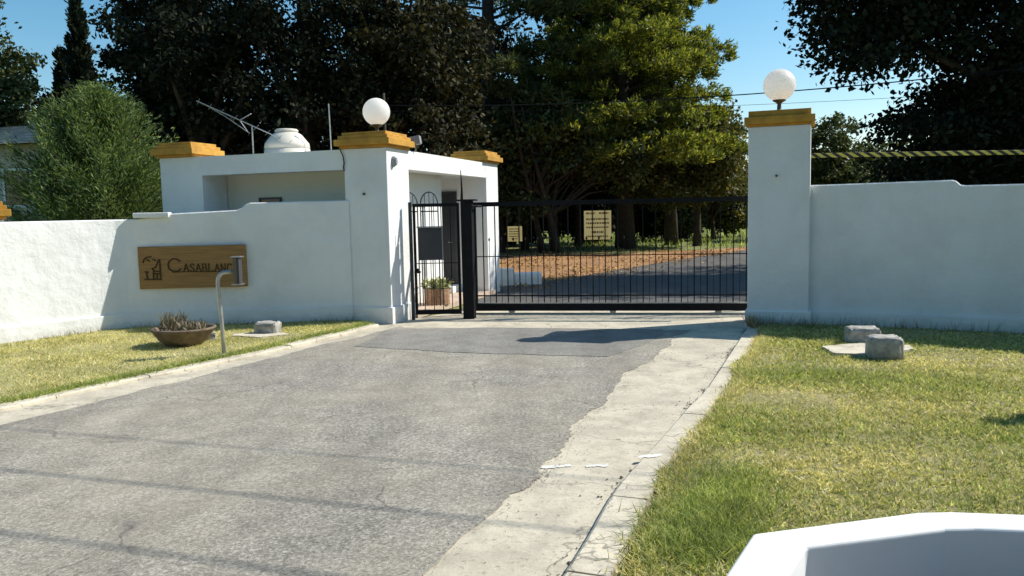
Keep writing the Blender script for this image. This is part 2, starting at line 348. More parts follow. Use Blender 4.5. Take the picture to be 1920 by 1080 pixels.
def leaves(cent, axis, L, W, rng, roll=None):
    """rhombic leaf quads: centre, long axis, length, width"""
    n = len(cent); a = unit(axis); b = unit(np.cross(a, rng.normal(size=(n, 3))))
    L = np.broadcast_to(np.asarray(L, float).reshape(-1, 1), (n, 1)); W = np.broadcast_to(np.asarray(W, float).reshape(-1, 1), (n, 1))
    v = np.stack([cent + a * L / 2, cent + b * W / 2 + a * L * 0.05, cent - a * L / 2, cent - b * W / 2 + a * L * 0.05], 1)
    return v.reshape(-1, 3)

# ------------------------------------------------------------------ trees
def trunk_geo(base, top, r0, r1, rng, wob=0.15, n=9):
    base = np.array(base, float); top = np.array(top, float); k = 9; pts = []; rad = []
    ph = rng.uniform(0, 6.28, 2)
    for i in range(k):
        t = i / (k - 1); p = base + (top - base) * t; p[0] += wob * math.sin(3.1 * t + ph[0]) * t; p[1] += wob * math.sin(2.7 * t + ph[1]) * t
        pts.append(p); rad.append((r0 * (1.35 if i == 0 else 1)) * (1 - t) + r1 * t)
    return pts, rad
def broadleaf(name, label, base, height, blobs, leaf_m, nclump, nleaf, lsize, cr=(0.5, 0.95), r0=0.28, seed=1, group=None, limbs=18, zmin=0.6, shell=0.45, trunk_h=0.8, cat='tree', stems=1, far=1.0):
    """blobs: (x, y, z, rx, ry, rz) ellipsoids in world coordinates that the clumps of leaves fill"""
    if far != 1.0:
        base = (base[0] * far, base[1] * far); height *= far; lsize *= far; cr = (cr[0] * far, cr[1] * far); r0 *= far; zmin = max(0.2, 1.6 + (zmin - 1.6) * far)
        blobs = [(b[0] * far, b[1] * far, 1.6 + (b[2] - 1.6) * far, b[3] * far, b[4] * far, b[5] * far) for b in blobs]
    rng = np.random.default_rng(seed); t = empty(name, (base[0], base[1], 0), 0, label, cat, group)
    o = np.array([base[0], base[1], 0.0])
    vol = np.array([b[3] * b[4] * b[5] for b in blobs]) ** 0.67; pick = rng.choice(len(blobs), nclump, p=vol / vol.sum())
    d = unit(rng.normal(size=(nclump, 3))); rr = rng.uniform(0, 1, (nclump, 1)) ** shell
    B = np.array(blobs, float)[pick]; cc = B[:, :3] + d * rr * B[:, 3:]
    cc[:, 2] = np.maximum(cc[:, 2], zmin + rng.uniform(0, 0.5, nclump))
    crad = rng.uniform(cr[0], cr[1], nclump)
    idx = np.repeat(np.arange(nclump), nleaf); N = len(idx)
    off = unit(rng.normal(size=(N, 3))) * (rng.uniform(0, 1, (N, 1)) ** 0.5) * np.array([1, 1, 0.62]) * crad[idx, None]
    off *= rng.uniform(0.7, 1.15, (N, 1))
    pos = cc[idx] + off; ax = unit(off) * 0.6 + rng.normal(size=(N, 3)) * 0.7 + np.array([0, 0, -0.25])
    s = lsize * rng.uniform(0.6, 1.35, N)
    keep = pos[:, 2] > 0.05
    v = leaves(pos[keep], ax[keep], s[keep], s[keep] * 0.62, rng) - o
    np_mesh('crown', v, 4, leaf_m, t)
    g = Geo(); top = np.array([base[0], base[1], height * trunk_h])
    cen = B[:, :3].mean(0); top[:2] = top[:2] * 0.5 + cen[:2] * 0.5
    for sidx in range(stems):
        bs = np.array([0, 0, -0.05]) + (rng.normal(size=3) * [0.04, 0.04, 0] * height if stems > 1 else 0)
        tp = top - o + (rng.normal(size=3) * [0.14, 0.14, 0.05] * height if stems > 1 else 0)
        pts, rad = trunk_geo(bs, tp, r0, r0 * 0.22, rng); g.tube(pts, rad, 9)
        for j in rng.choice(nclump, min(limbs, nclump), replace=False):
            e = cc[j] - o; k = int(np.clip((e[2] / max(tp[2], 0.1)) * 5.5, 2, 7)); k = max(2, k - 1 if k < 7 else 6); s0 = np.array(pts[k]); mid = (s0 + e) / 2 + np.array([0, 0, 0.35]) + rng.normal(size=3) * 0.15
            g.tube([s0, s0 * 0.55 + mid * 0.45, mid, mid * 0.45 + e * 0.55, e], [rad[k] * 0.55, rad[k] * 0.42, rad[k] * 0.3, rad[k] * 0.2, 0.012], 6)
    g.build('trunk', M_BARK, t, True)
    return t
def conifer(name, label, base, height, radius, leaf_m, nb, nn, L, W, z0=0.3, prof=0.75, droop=0.15, seed=1, r0=0.16, lean=(0, 0), group=None, upturn=0.5, spread=0.22, cat='tree'):
    """boughs round a stem, each carrying sprays of narrow leaves; prof shapes the outline"""
    rng = np.random.default_rng(seed); t = empty(name, (base[0], base[1], 0), 0, label, cat, group)
    g = Geo(); pts, rad = trunk_geo((0, 0, -0.05), (lean[0], lean[1], height), r0, 0.015, rng, 0.06); g.tube(pts, rad, 8)
    P = []; A = []
    for i in range(nb):
        f = (i + rng.uniform(0, 1)) / nb; z = z0 + (height - z0) * f * 0.985; ln = radius * (1 - f) ** prof * rng.uniform(0.6, 1.2) * min(1, 0.55 + f * 4) + 0.06
        a = rng.uniform(0, 2 * math.pi); dirh = np.array([math.cos(a), math.sin(a), 0])
        s0 = np.array([lean[0] * f, lean[1] * f, z]); e = s0 + dirh * ln + np.array([0, 0, ln * (upturn - droop)])
        if ln > 0.35: g.tube([s0, (s0 + e) / 2 - np.array([0, 0, droop * ln * 0.4]), e], [0.022 + 0.012 * ln, 0.016, 0.004], 4, False)
        n = max(6, int(nn * (0.25 + ln / radius)))
        u = rng.uniform(0, 1, (n, 1)) ** 0.6; c = s0 + (e - s0) * u - np.array([0, 0, droop * ln * 0.4]) * (4 * u * (1 - u))
        side = np.cross(dirh, [0, 0, 1.0]); sd = rng.normal(size=(n, 1)) * spread * (0.35 + ln * 0.5) * (1.15 - u)
        c = c + side * sd + rng.normal(size=(n, 3)) * 0.05 + np.array([0, 0, 1]) * rng.normal(size=(n, 1)) * spread * 0.4
        P.append(c); A.append(dirh * 0.8 + side * np.sign(sd) * 0.6 + np.array([0, 0, upturn]) + rng.normal(size=(n, 3)) * 0.35)
    P = np.concatenate(P); A = np.concatenate(A); s = rng.uniform(0.6, 1.3, len(P))
    k = P[:, 2] > 0.05
    np_mesh('crown', leaves(P[k], A[k], (L * s)[k], (W * s)[k], rng), 4, leaf_m, t)
    g.build('trunk', M_BARK, t, True); return t
def pine(name, label, base, height, rfun, ntier, leaf_m, ntuft, nneed, L, W, z0, seed, r0=0.3, lean=(0, 0), group=None, cat='tree'):
    rng = np.random.default_rng(seed); t = empty(name, (base[0], base[1], 0), 0, label, cat, group); g = Geo()
    pts, rad = trunk_geo((0, 0, -0.05), (lean[0], lean[1], height), r0, 0.03, rng, 0.15); g.tube(pts, rad, 10)
    T = []; TA = []
    for i in range(ntier):
        f = (i + rng.uniform(0, 1)) / ntier; z = z0 + (height - z0) * f; a = rng.uniform(0, 2 * math.pi); ln = rfun(f) * rng.uniform(0.6, 1.12)
        d = np.array([math.cos(a), math.sin(a), 0.0]); s0 = np.array([lean[0] * z / height, lean[1] * z / height, z]); e = s0 + d * ln + np.array([0, 0, ln * rng.uniform(-0.12, 0.22)])
        mid = (s0 + e) / 2 + np.array([0, 0, 0.12 * ln]); g.tube([s0, mid, e], [0.035 + 0.012 * ln, 0.03, 0.008], 5, False)
        n = max(4, int(ntuft * ln / rfun(0.35))); u = rng.uniform(0.15, 1, (n, 1)) ** 0.7
        c = (1 - u) ** 2 * s0 + 2 * u * (1 - u) * mid + u ** 2 * e
        side = np.cross(d, [0, 0, 1.0]); w = rng.normal(size=(n, 1)) * 0.20 * ln * (1.2 - u); c = c + side * w + np.array([0, 0, 1]) * rng.normal(0.05, 0.14, (n, 1))
        T.append(c); TA.append(d * 0.5 + side * np.sign(w) * 0.3 + np.array([0, 0, 0.45]) + rng.normal(size=(n, 3)) * 0.2)
    T = np.concatenate(T); TA = unit(np.concatenate(TA)); n = len(T); idx = np.repeat(np.arange(n), nneed)
    ax = TA[idx] + unit(rng.normal(size=(len(idx), 3))) * 0.85; ax = unit(ax); ln = L * rng.uniform(0.6, 1.25, (len(idx), 1))
    pos = T[idx] + ax * ln * 0.5 + rng.normal(size=(len(idx), 3)) * 0.07
    np_mesh('crown', leaves(pos, ax, ln, W * rng.uniform(0.7, 1.3, len(idx)), rng), 4, leaf_m, t)
    g.build('trunk', M_BARK, t, True); return t

# ================================================================== SETTING
G_BIG = 900
gx = obj('ground', [(-G_BIG, -G_BIG, -0.03), (G_BIG, -G_BIG, -0.03), (G_BIG, G_BIG, -0.03), (-G_BIG, G_BIG, -0.03)], [(0, 1, 2, 3)], M_FIELD); tag(gx, kind='structure')
# concrete gutter bed under the road edges
ROAD_L = [(-8.3, -3.0), (-4.12, 6.28), (-3.34, 7.85), (-2.8, 8.98), (-1.89, 10.85), (-1.6, 11.55)]
KERB_L = [(-8.85, -2.6), (-4.50, 6.90), (-3.72, 8.30), (-3.02, 9.55), (-2.35, 10.95), (-2.1, 11.62)]
ROAD_R = [(-3.0, -3.0), (-0.42, 3.40), (0.11, 4.86), (0.33, 5.45), (0.80, 6.80), (1.42, 8.34), (2.02, 9.9), (2.33, 10.55)]
JOINT_R = [(-2.5, -3.0), (0.20, 3.40), (0.54, 4.39), (0.89, 5.17), (1.38, 6.28), (1.68, 6.92), (2.73, 9.58), (3.12, 10.55)]
KERB_R = [(-2.25, -3.0), (0.40, 3.30), (1.02, 5.02), (1.66, 6.44), (2.96, 9.65), (3.30, 10.5)]
bed = KERB_L[:-1] + [(-2.1, 11.7), (-1.75, 11.75), (-1.55, 12.35), (-0.9, 13.2), (3.7, 12.7), (3.9, 11.4), (3.3, 10.6)] + KERB_R[::-1][1:]
tag(sheet('gutter', bed, 0.0, M_CONC), kind='structure')
ROAD_EDGE = eroded(ROAD_R[::-1], 0.03, 0.05, 0.006, 5)
road_poly = eroded(ROAD_L, 0.06, 0.02, 0.006, 3)[:-1] + [(-1.55, 11.35), (2.3, 10.55)] + ROAD_EDGE[1:]
tag(sheet('road', road_poly, 0.007, M_ASPH, thick=0.007), kind='structure')
patch = ragged([(-1.72, 11.1), (-1.95, 9.75), (-0.6, 9.15), (0.35, 8.85), (1.05, 8.68), (1.55, 9.4), (2.0, 10.4)], 0.06, 0.012, 8) + [(2.0, 10.62), (-0.4, 11.15)]
tag(sheet('road_patch', patch, 0.012, M_PATCH, thick=0.005), kind='structure')
# driveway inside the gate
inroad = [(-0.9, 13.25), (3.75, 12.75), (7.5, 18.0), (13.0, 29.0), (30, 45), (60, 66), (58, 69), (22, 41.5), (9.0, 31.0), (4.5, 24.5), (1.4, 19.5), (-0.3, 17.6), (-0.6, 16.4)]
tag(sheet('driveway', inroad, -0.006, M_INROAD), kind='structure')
tag(sheet('leaf_litter_ground', ragged([(-6, 17.5), (0.5, 18.5), (1.5, 19.8), (4.6, 24.7), (9.1, 31.2), (16, 37.2), (14.5, 37.2), (8.5, 32.6), (4.0, 30.5), (0, 31.5), (-6, 30), (-9, 26), (-6, 17.5)], 0.3, 0.05, 2)[:-1], -0.018, M_LITTER), kind='structure')

def lawn(name, poly, z, m, res=0.16, amp=0.008):
    """gridded, slightly lumpy lawn clipped to a polygon"""
    P = np.array(poly); x0, y0 = P.min(0); x1, y1 = P.max(0)
    bm = bmesh.new(); vs_ = [bm.verts.new((p[0], p[1], z)) for p in poly]; f = bm.faces.new(vs_)
    if f.normal.z < 0: f.normal_flip()
    for ax, lo, hi in ((0, x0, x1), (1, y0, y1)):
        c = lo + res
        while c < hi:
            co = Vector((c, 0, 0)) if ax == 0 else Vector((0, c, 0)); no = Vector((1, 0, 0)) if ax == 0 else Vector((0, 1, 0))
            bmesh.ops.bisect_plane(bm, geom=bm.verts[:] + bm.edges[:] + bm.faces[:], plane_co=co, plane_no=no); c += res
    for v in bm.verts:
        x, y = v.co.x, v.co.y; edge = len(v.link_faces) and any(e.is_boundary for e in v.link_edges)
        v.co.z += -0.015 if edge else amp * (math.sin(x * 3.1 + 1.7 * math.sin(y * 2.3)) * 0.5 + math.sin(y * 4.7 + x * 1.3) * 0.35 + random.uniform(-0.3, 0.3))
    bmesh.ops.recalc_face_normals(bm, faces=bm.faces[:])
    me = bpy.data.meshes.new(name); bm.to_mesh(me); bm.free(); me.materials.append(m)
    me.polygons.foreach_set('use_smooth', [True] * len(me.polygons))
    o = link(bpy.data.objects.new(name, me))
    return tag(o, kind='structure')
WALL_L = [(-8.8, 7.5), (-7.6, 9.05), (-6.72, 10.25), (-6.22, 10.95), (-5.80, 11.48), (-5.48, 11.70), (-4.80, 11.79), (-3.68, 11.88), (-2.40, 11.96)]
WALL_R = [(3.85, 10.62), (4.45, 10.36), (5.0, 10.05), (5.55, 9.74), (6.11, 9.42), (7.2, 8.6), (8.4, 7.4), (9.3, 6.0)]
def offs(pts, d):
    out = []
    for i, p in enumerate(pts):
        a = np.array(pts[max(i - 1, 0)]); b = np.array(pts[min(i + 1, len(pts) - 1)]); t = (b - a) / np.linalg.norm(b - a); out.append((p[0] - t[1] * d, p[1] + t[0] * d))
    return out
GL = offs(KERB_L, 0.02)
LAWN_L = ragged([p for p in GL], 0.1, 0.02, 21) + [(-2.3, 11.95)] + [(p[0], p[1] + 0.02) for p in WALL_L[::-1][1:]] + [(-12, 3.0), (-11, -2)]
GR = offs(KERB_R, -0.05)
LAWN_R = ragged(GR[1:], 0.1, 0.035, 22) + [(3.3, 10.72)] + [(p[0], p[1] + 0.02) for p in WALL_R] + [(9.6, 3.0), (8.0, 0.2), (-0.9, 0.2)]
lawn('lawn_left', LAWN_L, 0.045, M_LAWNP)
lawn('lawn_right', LAWN_R, 0.045, M_LAWN)

# kerbs, stone by stone
def kerb(name, inner, outer, z, seg=0.95):
    k = empty(name); k['kind'] = 'structure'
    a = smooth_path(inner, 0.05); b = smooth_path(outer, 0.05)
    def arc(p): return np.concatenate([[0], np.cumsum(np.linalg.norm(np.diff(p, axis=0), axis=1))])
    la, lb = arc(a), arc(b); n = int(la[-1] / seg)
    def at(p, l, t): s = t * l[-1]; return np.array([np.interp(s, l, p[:, 0]), np.interp(s, l, p[:, 1])])
    for i in range(n):
        t0, t1 = (i + 0.005) / n, (i + 0.995) / n; dz = random.uniform(-0.006, 0.006); v = []; mm = 4
        for j in range(mm + 1):
            t = t0 + (t1 - t0) * j / mm; p, q = at(a, la, t), at(b, lb, t); q = p + (q - p) * 0.96
            p = p + (q - p) * 0.05
            v += [(*p, -0.02), (*p, z + dz - 0.012), (*(p + (q - p) * 0.08), z + dz), (*q, z + dz + 0.004), (*q, -0.02)]
        f = [(5 * j + k_, 5 * j + k_ + 1, 5 * j + k_ + 6, 5 * j + k_ + 5) for j in range(mm) for k_ in range(4)] + [(0, 1, 2, 3, 4), tuple(5 * mm + k_ for k_ in (4, 3, 2, 1, 0))]
        obj('kerb_stone', v, f, M_KERB, k)
    return k
kerb('kerb_right', [(-0.55, 1.6)] + JOINT_R[1:], [(-0.30, 1.5)] + KERB_R[1:-1] + [(3.28, 10.45)], 0.034)
kerb('kerb_left', offs(KERB_L, -0.17), KERB_L, 0.035)
# worn white paint marks across the concrete
for i, (x0, x1, y, w) in enumerate([(0.17, 0.34, 4.90, 0.045), (0.44, 0.58, 4.90, 0.04), (0.78, 0.94, 4.95, 0.05)]):
    z = 0.004 if i < 2 else 0.0425
    poly = ragged([(x0, y), (x1, y + 0.02), (x1, y + 0.02 + w), (x0, y + w), (x0, y)], 0.012, 0.012, 40 + i)[:-1]
    tag(sheet('paint_mark', poly, z, M_PAINT), kind='structure')

# ================================================================== WALLS
def wall_strip(name, path, topf, thick, m, parent, z0=-0.02, back=1, smooth=True):
    """vertical strip wall following a path; topf(x) gives its height; thickness goes to the back"""
    P = np.array(path); v = []; n = len(P)
    off = np.array(offs([tuple(p) for p in P], thick * back))
    for i in range(n):
        zt = topf(P[i][0])
        v += [(*P[i], z0), (*P[i], zt - 0.015), (*(P[i] * 0.93 + off[i] * 0.07), zt), (*(P[i] * 0.07 + off[i] * 0.93), zt), (*off[i], zt - 0.015), (*off[i], z0)]
    f = [(6 * i + k, 6 * i + k + 1, 6 * i + k + 7, 6 * i + k + 6) for i in range(n - 1) for k in range(5)]
    f += [tuple(range(6)), tuple(range(6 * n - 1, 6 * n - 7, -1))]
    return obj(name, v, f, m, parent)
def interp_top(stops):
    xs = [s[0] for s in stops]; zs = [s[1] for s in stops]; return lambda x: float(np.interp(x, xs, zs))
def with_steps(path, stops):
    """insert path points at the stops so steps are crisp"""
    P = list(map(np.array, path)); out = []
    for a, b in zip(P[:-1], P[1:]):
        out.append(a); ins = sorted([s[0] for s in stops if min(a[0], b[0]) < s[0] < max(a[0], b[0])], reverse=bool(b[0] < a[0]))
        for x in ins:
            t = (x - a[0]) / (b[0] - a[0]); out.append(a + (b - a) * t)
    out.append(P[-1]); return np.array(out)
wl = empty('boundary_wall', (0, 0, 0), 0, 'white curved boundary wall carrying the brown name board, left of the gate', 'wall')
topsL = [(-9, 1.62), (-5.42, 1.63), (-5.40, 1.635), (-5.02, 1.66), (-4.98, 1.70), (-4.04, 1.735), (-3.97, 1.76), (-3.90, 1.815), (-3.84, 1.838), (-2.3, 1.845)]
pl = with_steps(smooth_path(WALL_L, 0.12), topsL)
wall_strip('wall_face', pl, interp_top(topsL), 0.2, M_WHITE, wl)
plL = [p for p in smooth_path(offs(WALL_L, -0.035), 0.12)]
wall_strip('plinth', plL, lambda x: 0.262 + 0.006 * math.sin(x * 2.2), 0.033, M_WHITE, wl)
g = Geo(); g.box(-0.25, 0.25, -0.11, 0.07, 0, 0.075); tb = g.build('top_block', M_WHITE, wl, bevel=0.012); tb.location = (-5.25, 11.80, 1.645); tb.rotation_euler = (0, 0.0, R(8))
wr = empty('boundary_wall', (0, 0, 0), 0, 'white stepped boundary wall running right from the tall gate pillar', 'wall')
topsR = [(3.5, 1.885), (5.40, 1.895), (5.43, 1.885), (5.475, 1.835), (5.52, 1.825), (9.5, 1.80)]
pr_ = with_steps(smooth_path(WALL_R, 0.12), topsR)
wall_strip('wall_face', pr_, interp_top(topsR), 0.2, M_WHITE, wr)
wall_strip('plinth', smooth_path(offs(WALL_R, -0.035), 0.12), lambda x: 0.225 + 0.004 * math.sin(x * 3), 0.033, M_WHITE, wr)

def cap_geo(x0, x1, y0, y1, z, tiers=((0.0, 0.04, 0.03), (0.04, 0.13, 0.09), (0.13, 0.185, 0.045), (0.185, 0.235, 0.0))):
    g = Geo()
    for a, b, o in tiers: g.box(x0 - o, x1 + o, y0 - o, y1 + o, z + a, z + b)
    return g
def globe_lamp(loc, stem_h, rad, label):
    t = empty('globe_lamp', loc, 0, label, 'lamp', 'globe lamps on the gate pillars')
    Geo().lathe([(0.055, 0), (0.055, 0.012), (0.03, 0.02), (0.026, stem_h - 0.05), (0.05, stem_h - 0.03), (0.085, stem_h - 0.012), (0.088, stem_h)], 16).build('stem', M_DARKGREY, t, True)
    prof = [(rad * math.sin(a), stem_h + rad * 0.93 - rad * math.cos(a)) for a in [0.38 + i * (math.pi - 0.4) / 20 for i in range(21)]]
    Geo().lathe(prof, 32).build('globe', M_GLOBE, t, True)
    return t
# tall pillar right of the gate
PR_A = R(20.7)
rp = empty('gate_pillar', (3.18, 10.76, 0), -PR_A, 'tall white square gate pillar with ochre cap, right of the sliding gate', 'pillar')
Geo().box(0, 0.78, 0, 0.72, -0.02, 2.67).build('shaft', M_WHITE, rp, bevel=0.012)
Geo().box(-0.03, 0.81, -0.03, 0.75, -0.02, 0.225).build('plinth', M_WHITE, rp, bevel=0.012)
cap_geo(0, 0.78, 0, 0.72, 2.672, ((0.0, 0.03, 0.012), (0.03, 0.125, 0.05), (0.125, 0.205, 0.0))).build('cap', M_OCHRE, rp, bevel=0.005)
g = Geo(); g.lathe([(0.001, 0), (0.016, 0.0), (0.016, 0.03), (0.001, 0.03)], 8); o = g.build('bolt', M_DARKGREY, rp); o.location = (0.36, -0.001, 2.02); o.rotation_euler = (R(90), 0, 0)
globe_lamp((3.66, 10.98, 2.877), 0.17, 0.212, 'white globe lamp on the right gate pillar against the sky')

# ================================================================== GUARDHOUSE
HA = R(18); HX, HY = -1.79, 11.78
gh = empty('guardhouse', (HX, HY, 0), -HA, 'small white flat-roofed guardhouse with ochre corner caps, left of the gate', 'guardhouse')
def hw(u, v, z=0.0): return (HX + u * math.cos(HA) + v * math.sin(HA), HY - u * math.sin(HA) + v * math.cos(HA), z)
Geo().box(-0.70, 0, 0, 0.75, -0.02, 2.60).build('pillar', M_WHITE, gh, bevel=0.012)
Geo().box(-0.73, 0.03, -0.03, 0.78, -0.02, 0.25).build('plinth', M_WHITE, gh, bevel=0.01)
g = Geo(); g.box(-4.05, -3.25, 0.02, 1.3, -0.02, 2.598); g.box(-3.25, -0.70, 0.03, 0.22, -0.02, 1.45)
g.box(-3.25, -0.70, 0.025, 0.25, 2.30, 2.596)
g.box(-4.04, -3.9, 1.3, 5.0, -0.02, 2.595); g.box(-4.05, -1.2, 4.8, 5.01, -0.02, 2.594)
g.box(-0.24, -0.005, 0.75, 4.3, 2.31, 2.597); g.box(-0.62, -0.003, 4.3, 5.0, -0.02, 2.599)
g.box(-1.25, -0.62, 4.31, 4.5, -0.02, 2.40)
g.build('outer_wall', M_WHITE, gh)
g = Geo(); g.box(-3.24, -0.72, 0.62, 1.0, 0, 2.32); g.build('recess_wall', M_CREAM, gh)
g = Geo(); g.box(-3.90, -0.50, 1.0, 3.2, 0, 2.32); g.box(-3.9, -1.2, 3.2, 4.8, 0, 2.32)
g.build('inner_wall', M_WHITE, gh)
Geo().box(-4.0, -0.2, 0.1, 4.95, 2.322, 2.56).build('roof', M_WHITE, gh)
Geo().box(-1.3, 0.05, 0.78, 4.6, -0.02, 0.07).build('porch_floor', M_TILE, gh)
Geo().box(-1.15, -0.55, 3.75, 4.28, 0.07, 0.20).build('door_step', M_WHITE, gh, bevel=0.01)
for (x0, x1, y0, y1) in [(-4.05, -3.42, 0.0, 0.62), (-0.72, 0.0, 0.0, 0.72), (-0.66, 0.0, 4.25, 5.0), (-4.05, -3.4, 4.2, 5.0)]:
    cap_geo(x0, x1, y0, y1, 2.602).build('corner_cap', M_OCHRE, gh, bevel=0.005)
w = Geo().box(-2.60, -2.24, 0.605, 0.618, 1.45, 1.91).build('window', M_GLASS, gh)
g = Geo(); g.box(-2.63, -2.60, 0.59, 0.619, 1.42, 1.94); g.box(-2.24, -2.21, 0.59, 0.619, 1.42, 1.94); g.box(-2.60, -2.24, 0.59, 0.619, 1.91, 1.94); g.build('frame', M_DARKGREY, w)
d = Geo().box(-1.12, -0.68, 4.285, 4.308, 0.2, 2.02).build('door', M_DOOR, gh)
g = Geo(); g.box(-1.16, -1.12, 4.27, 4.309, 0.2, 2.06); g.box(-0.68, -0.64, 4.27, 4.309, 0.2, 2.06); g.box(-1.12, -0.68, 4.27, 4.309, 2.02, 2.06); g.build('frame', M_DARKGREY, d)
Geo().tube([(-0.74, 4.285, 1.05), (-0.74, 4.24, 1.05), (-0.82, 4.24, 1.05)], 0.011, 6).build('handle', M_ALU, d)
Geo().box(-0.498, -0.47, 2.35, 3.0, 0.09, 1.98).build('door', M_WHITE, gh)
# grey knob standing in for a dark blotch, and plugs on the pillar
g = Geo(); g.lathe([(0.001, 0), (0.045, 0), (0.05, 0.02), (0.03, 0.07), (0.001, 0.075)], 12); o = g.build('grey_knob', M_GREYFIT, gh); o.location = (0.001, 0.20, 2.40); o.rotation_euler = (0, R(90), 0); o.scale = (1.7, 1, 1)
g = Geo(); g.lathe([(0.001, 0), (0.018, 0), (0.018, 0.03), (0.001, 0.03)], 8); o = g.build('bolt', M_DARKGREY, gh); o.location = (-0.38, -0.001, 1.93); o.rotation_euler = (R(90), 0, 0)
Geo().tube([(-0.745, -0.012, 2.59), (-0.70, -0.02, 2.5), (-0.685, -0.02, 2.4), (-0.70, -0.015, 2.33), (-0.695, -0.012, 2.28)], 0.009, 6).build('cable', M_CABLE, gh)
globe_lamp((*hw(-0.33, 0.38)[:2], 2.838), 0.135, 0.205, 'white globe lamp on the guardhouse pillar against dark trees')
# floodlight beside the cap
fl = empty('floodlight', hw(0.02, 0.98, 2.60), R(-10), 'small grey floodlight on the guardhouse roof edge beside the front cap', 'floodlight')
Geo().tube([(0, 0, 0), (0, 0, 0.13)], 0.012, 6).build('bracket', M_GREYFIT, fl)
o = Geo().box(-0.11, 0.11, -0.05, 0.06, 0.10, 0.23).build('housing', M_GREYFIT, fl, bevel=0.012); o.rotation_euler = (0, R(-8), 0)
# water tank
wt = empty('water_tank', hw(-3.22, 2.38, 2.50), 0, 'cream domed water tank on the guardhouse roof', 'water tank')
Geo().lathe([(0.40, 0), (0.415, 0.02), (0.415, 0.36), (0.40, 0.365), (0.40, 0.385), (0.413, 0.39), (0.40, 0.47), (0.27, 0.635), (0.20, 0.675), (0.195, 0.69)], 40).build('body', M_TANK, wt, True)
Geo().lathe([(0.21, 0.688), (0.215, 0.71), (0.19, 0.735), (0.05, 0.75), (0.001, 0.752)], 32).build('lid', M_TANK, wt, True)
# TV antenna
an = empty('tv_antenna', hw(-3.62, 1.9, 2.50), 0, 'old aluminium TV antenna leaning on a mast above the guardhouse roof', 'antenna')
Geo().tube([(0, 0, 0), (0.0, 0, 0.78)], 0.013, 6).build('mast', M_GALV, an)
def bmp(t): return Vector((-0.98, 0.0, 1.24)) * (1 - t) + Vector((0.72, 0.0, 0.44)) * t
Geo().tube([bmp(0), bmp(1)], 0.011, 6).build('boom', M_ALU, an)
for i, t in enumerate([0.02, 0.14, 0.26, 0.40, 0.62, 0.74, 0.86, 0.97]):
    p = bmp(t); hl = 0.17 + 0.07 * abs(0.5 - t); Geo().tube([p + Vector((0.10, -hl, 0.02)) , p + Vector((-0.10, hl, -0.02))], 0.005, 5).build('element', M_ALU, an)
for s_ in (1, -1): Geo().tube([bmp(0.45), bmp(0.45) + Vector((0.10 + 0.14 * (s_ > 0), -0.1 * s_, 0.10 if s_ > 0 else -0.2))], 0.009, 5).build('director', M_ALU, an)
Geo().tube([bmp(0.05) + Vector((0.05, 0, -0.02)), bmp(0.3) + Vector((0, 0, -0.05)), bmp(0.55) + Vector((0.0, 0, -0.16))], 0.008, 5).build('brace', M_ALU, an)
ms = empty('roof_mast', hw(-2.42, 2.6, 2.56), 0, 'thin grey pole standing on the guardhouse roof between tank and lamp', 'mast')
Geo().tube([(0, 0, 0), (-0.02, 0, 1.12)], 0.012, 6).build('pole', M_GALV, ms); Geo().lathe([(0.04, 0), (0.04, 0.012), (0.001, 0.013)], 8).build('foot', M_GALV, ms)

# far-left pillar whose cap shows above the wall
lp = empty('wall_pillar', (-7.05, 10.62, 0), R(32), 'short white wall pillar with ochre cap at the far left edge', 'pillar')
Geo().box(-0.3, 0.3, -0.3, 0.3, -0.02, 1.66).build('shaft', M_WHITE, lp, bevel=0.01)
cap_geo(-0.3, 0.3, -0.3, 0.3, 1.662).build('cap', M_OCHRE, lp, bevel=0.005)

# ================================================================== NAME BOARD
nb = empty('name_board', (-4.63, 11.655, 0.915), 0, 'brown wooden board with carved name and emblem on the white wall', 'sign')
ang = math.atan2(0.095, 1.40); nb.rotation_euler = (0, 0, ang)
nb.location = (-4.69, 11.785, 0.915)
BW, BH = 1.54, 0.62
Geo().box(-BW / 2, BW / 2, -0.045, 0.10, -BH / 2, BH / 2).build('board', M_WOOD, nb, bevel=0.006)
def px(x, y): return ((x - 130) / (1735 - 130) * BW - BW / 2, BH / 2 - (y - 195) / (805 - 195) * BH * 1.0)
SLOPE = 40 / 1605
def stroke(g, pts, w=0.013, d=0.012):
    """a flat raised band along a polyline on the board's face"""
    for a, b in zip(pts[:-1], pts[1:]):
        a = Vector((a[0], a[1])); b = Vector((b[0], b[1])); t = (b - a); L = t.length
        if L < 1e-5: continue
        t /= L; n = Vector((-t.y, t.x)) * w / 2; a2 = a - t * w * 0.35; b2 = b + t * w * 0.35; q = [a2 + n, b2 + n, b2 - n, a2 - n]
        y0, y1 = -0.044, -0.044 - d - random.uniform(0, 0.0015)
        g.add([(p.x, y0, p.y) for p in q] + [(p.x, y1, p.y) for p in q], [(0, 1, 2, 3), (4, 7, 6, 5), (0, 4, 5, 1), (1, 5, 6, 2), (2, 6, 7, 3), (3, 7, 4, 0)])
def P8(l): return [px(x, y + (x - 130) * SLOPE) for x, y in l]
g = Geo()
for l in ([(205, 420), (218, 375), (255, 345), (325, 335)], [(350, 375), (392, 390)], [(432, 385), (412, 430), (382, 490), (330, 505), (352, 530)], [(450, 375), (452, 665)],
          [(222, 552), (268, 556)], [(245, 560), (255, 655)], [(212, 662), (458, 662)], [(348, 545), (345, 668)], [(368, 580), (450, 580)], [(398, 582), (398, 655)], [(366, 540), (430, 545)], [(262, 375), (300, 400)]):
    stroke(g, P8(l), 0.016)
g.build('emblem', M_CARVE, nb)
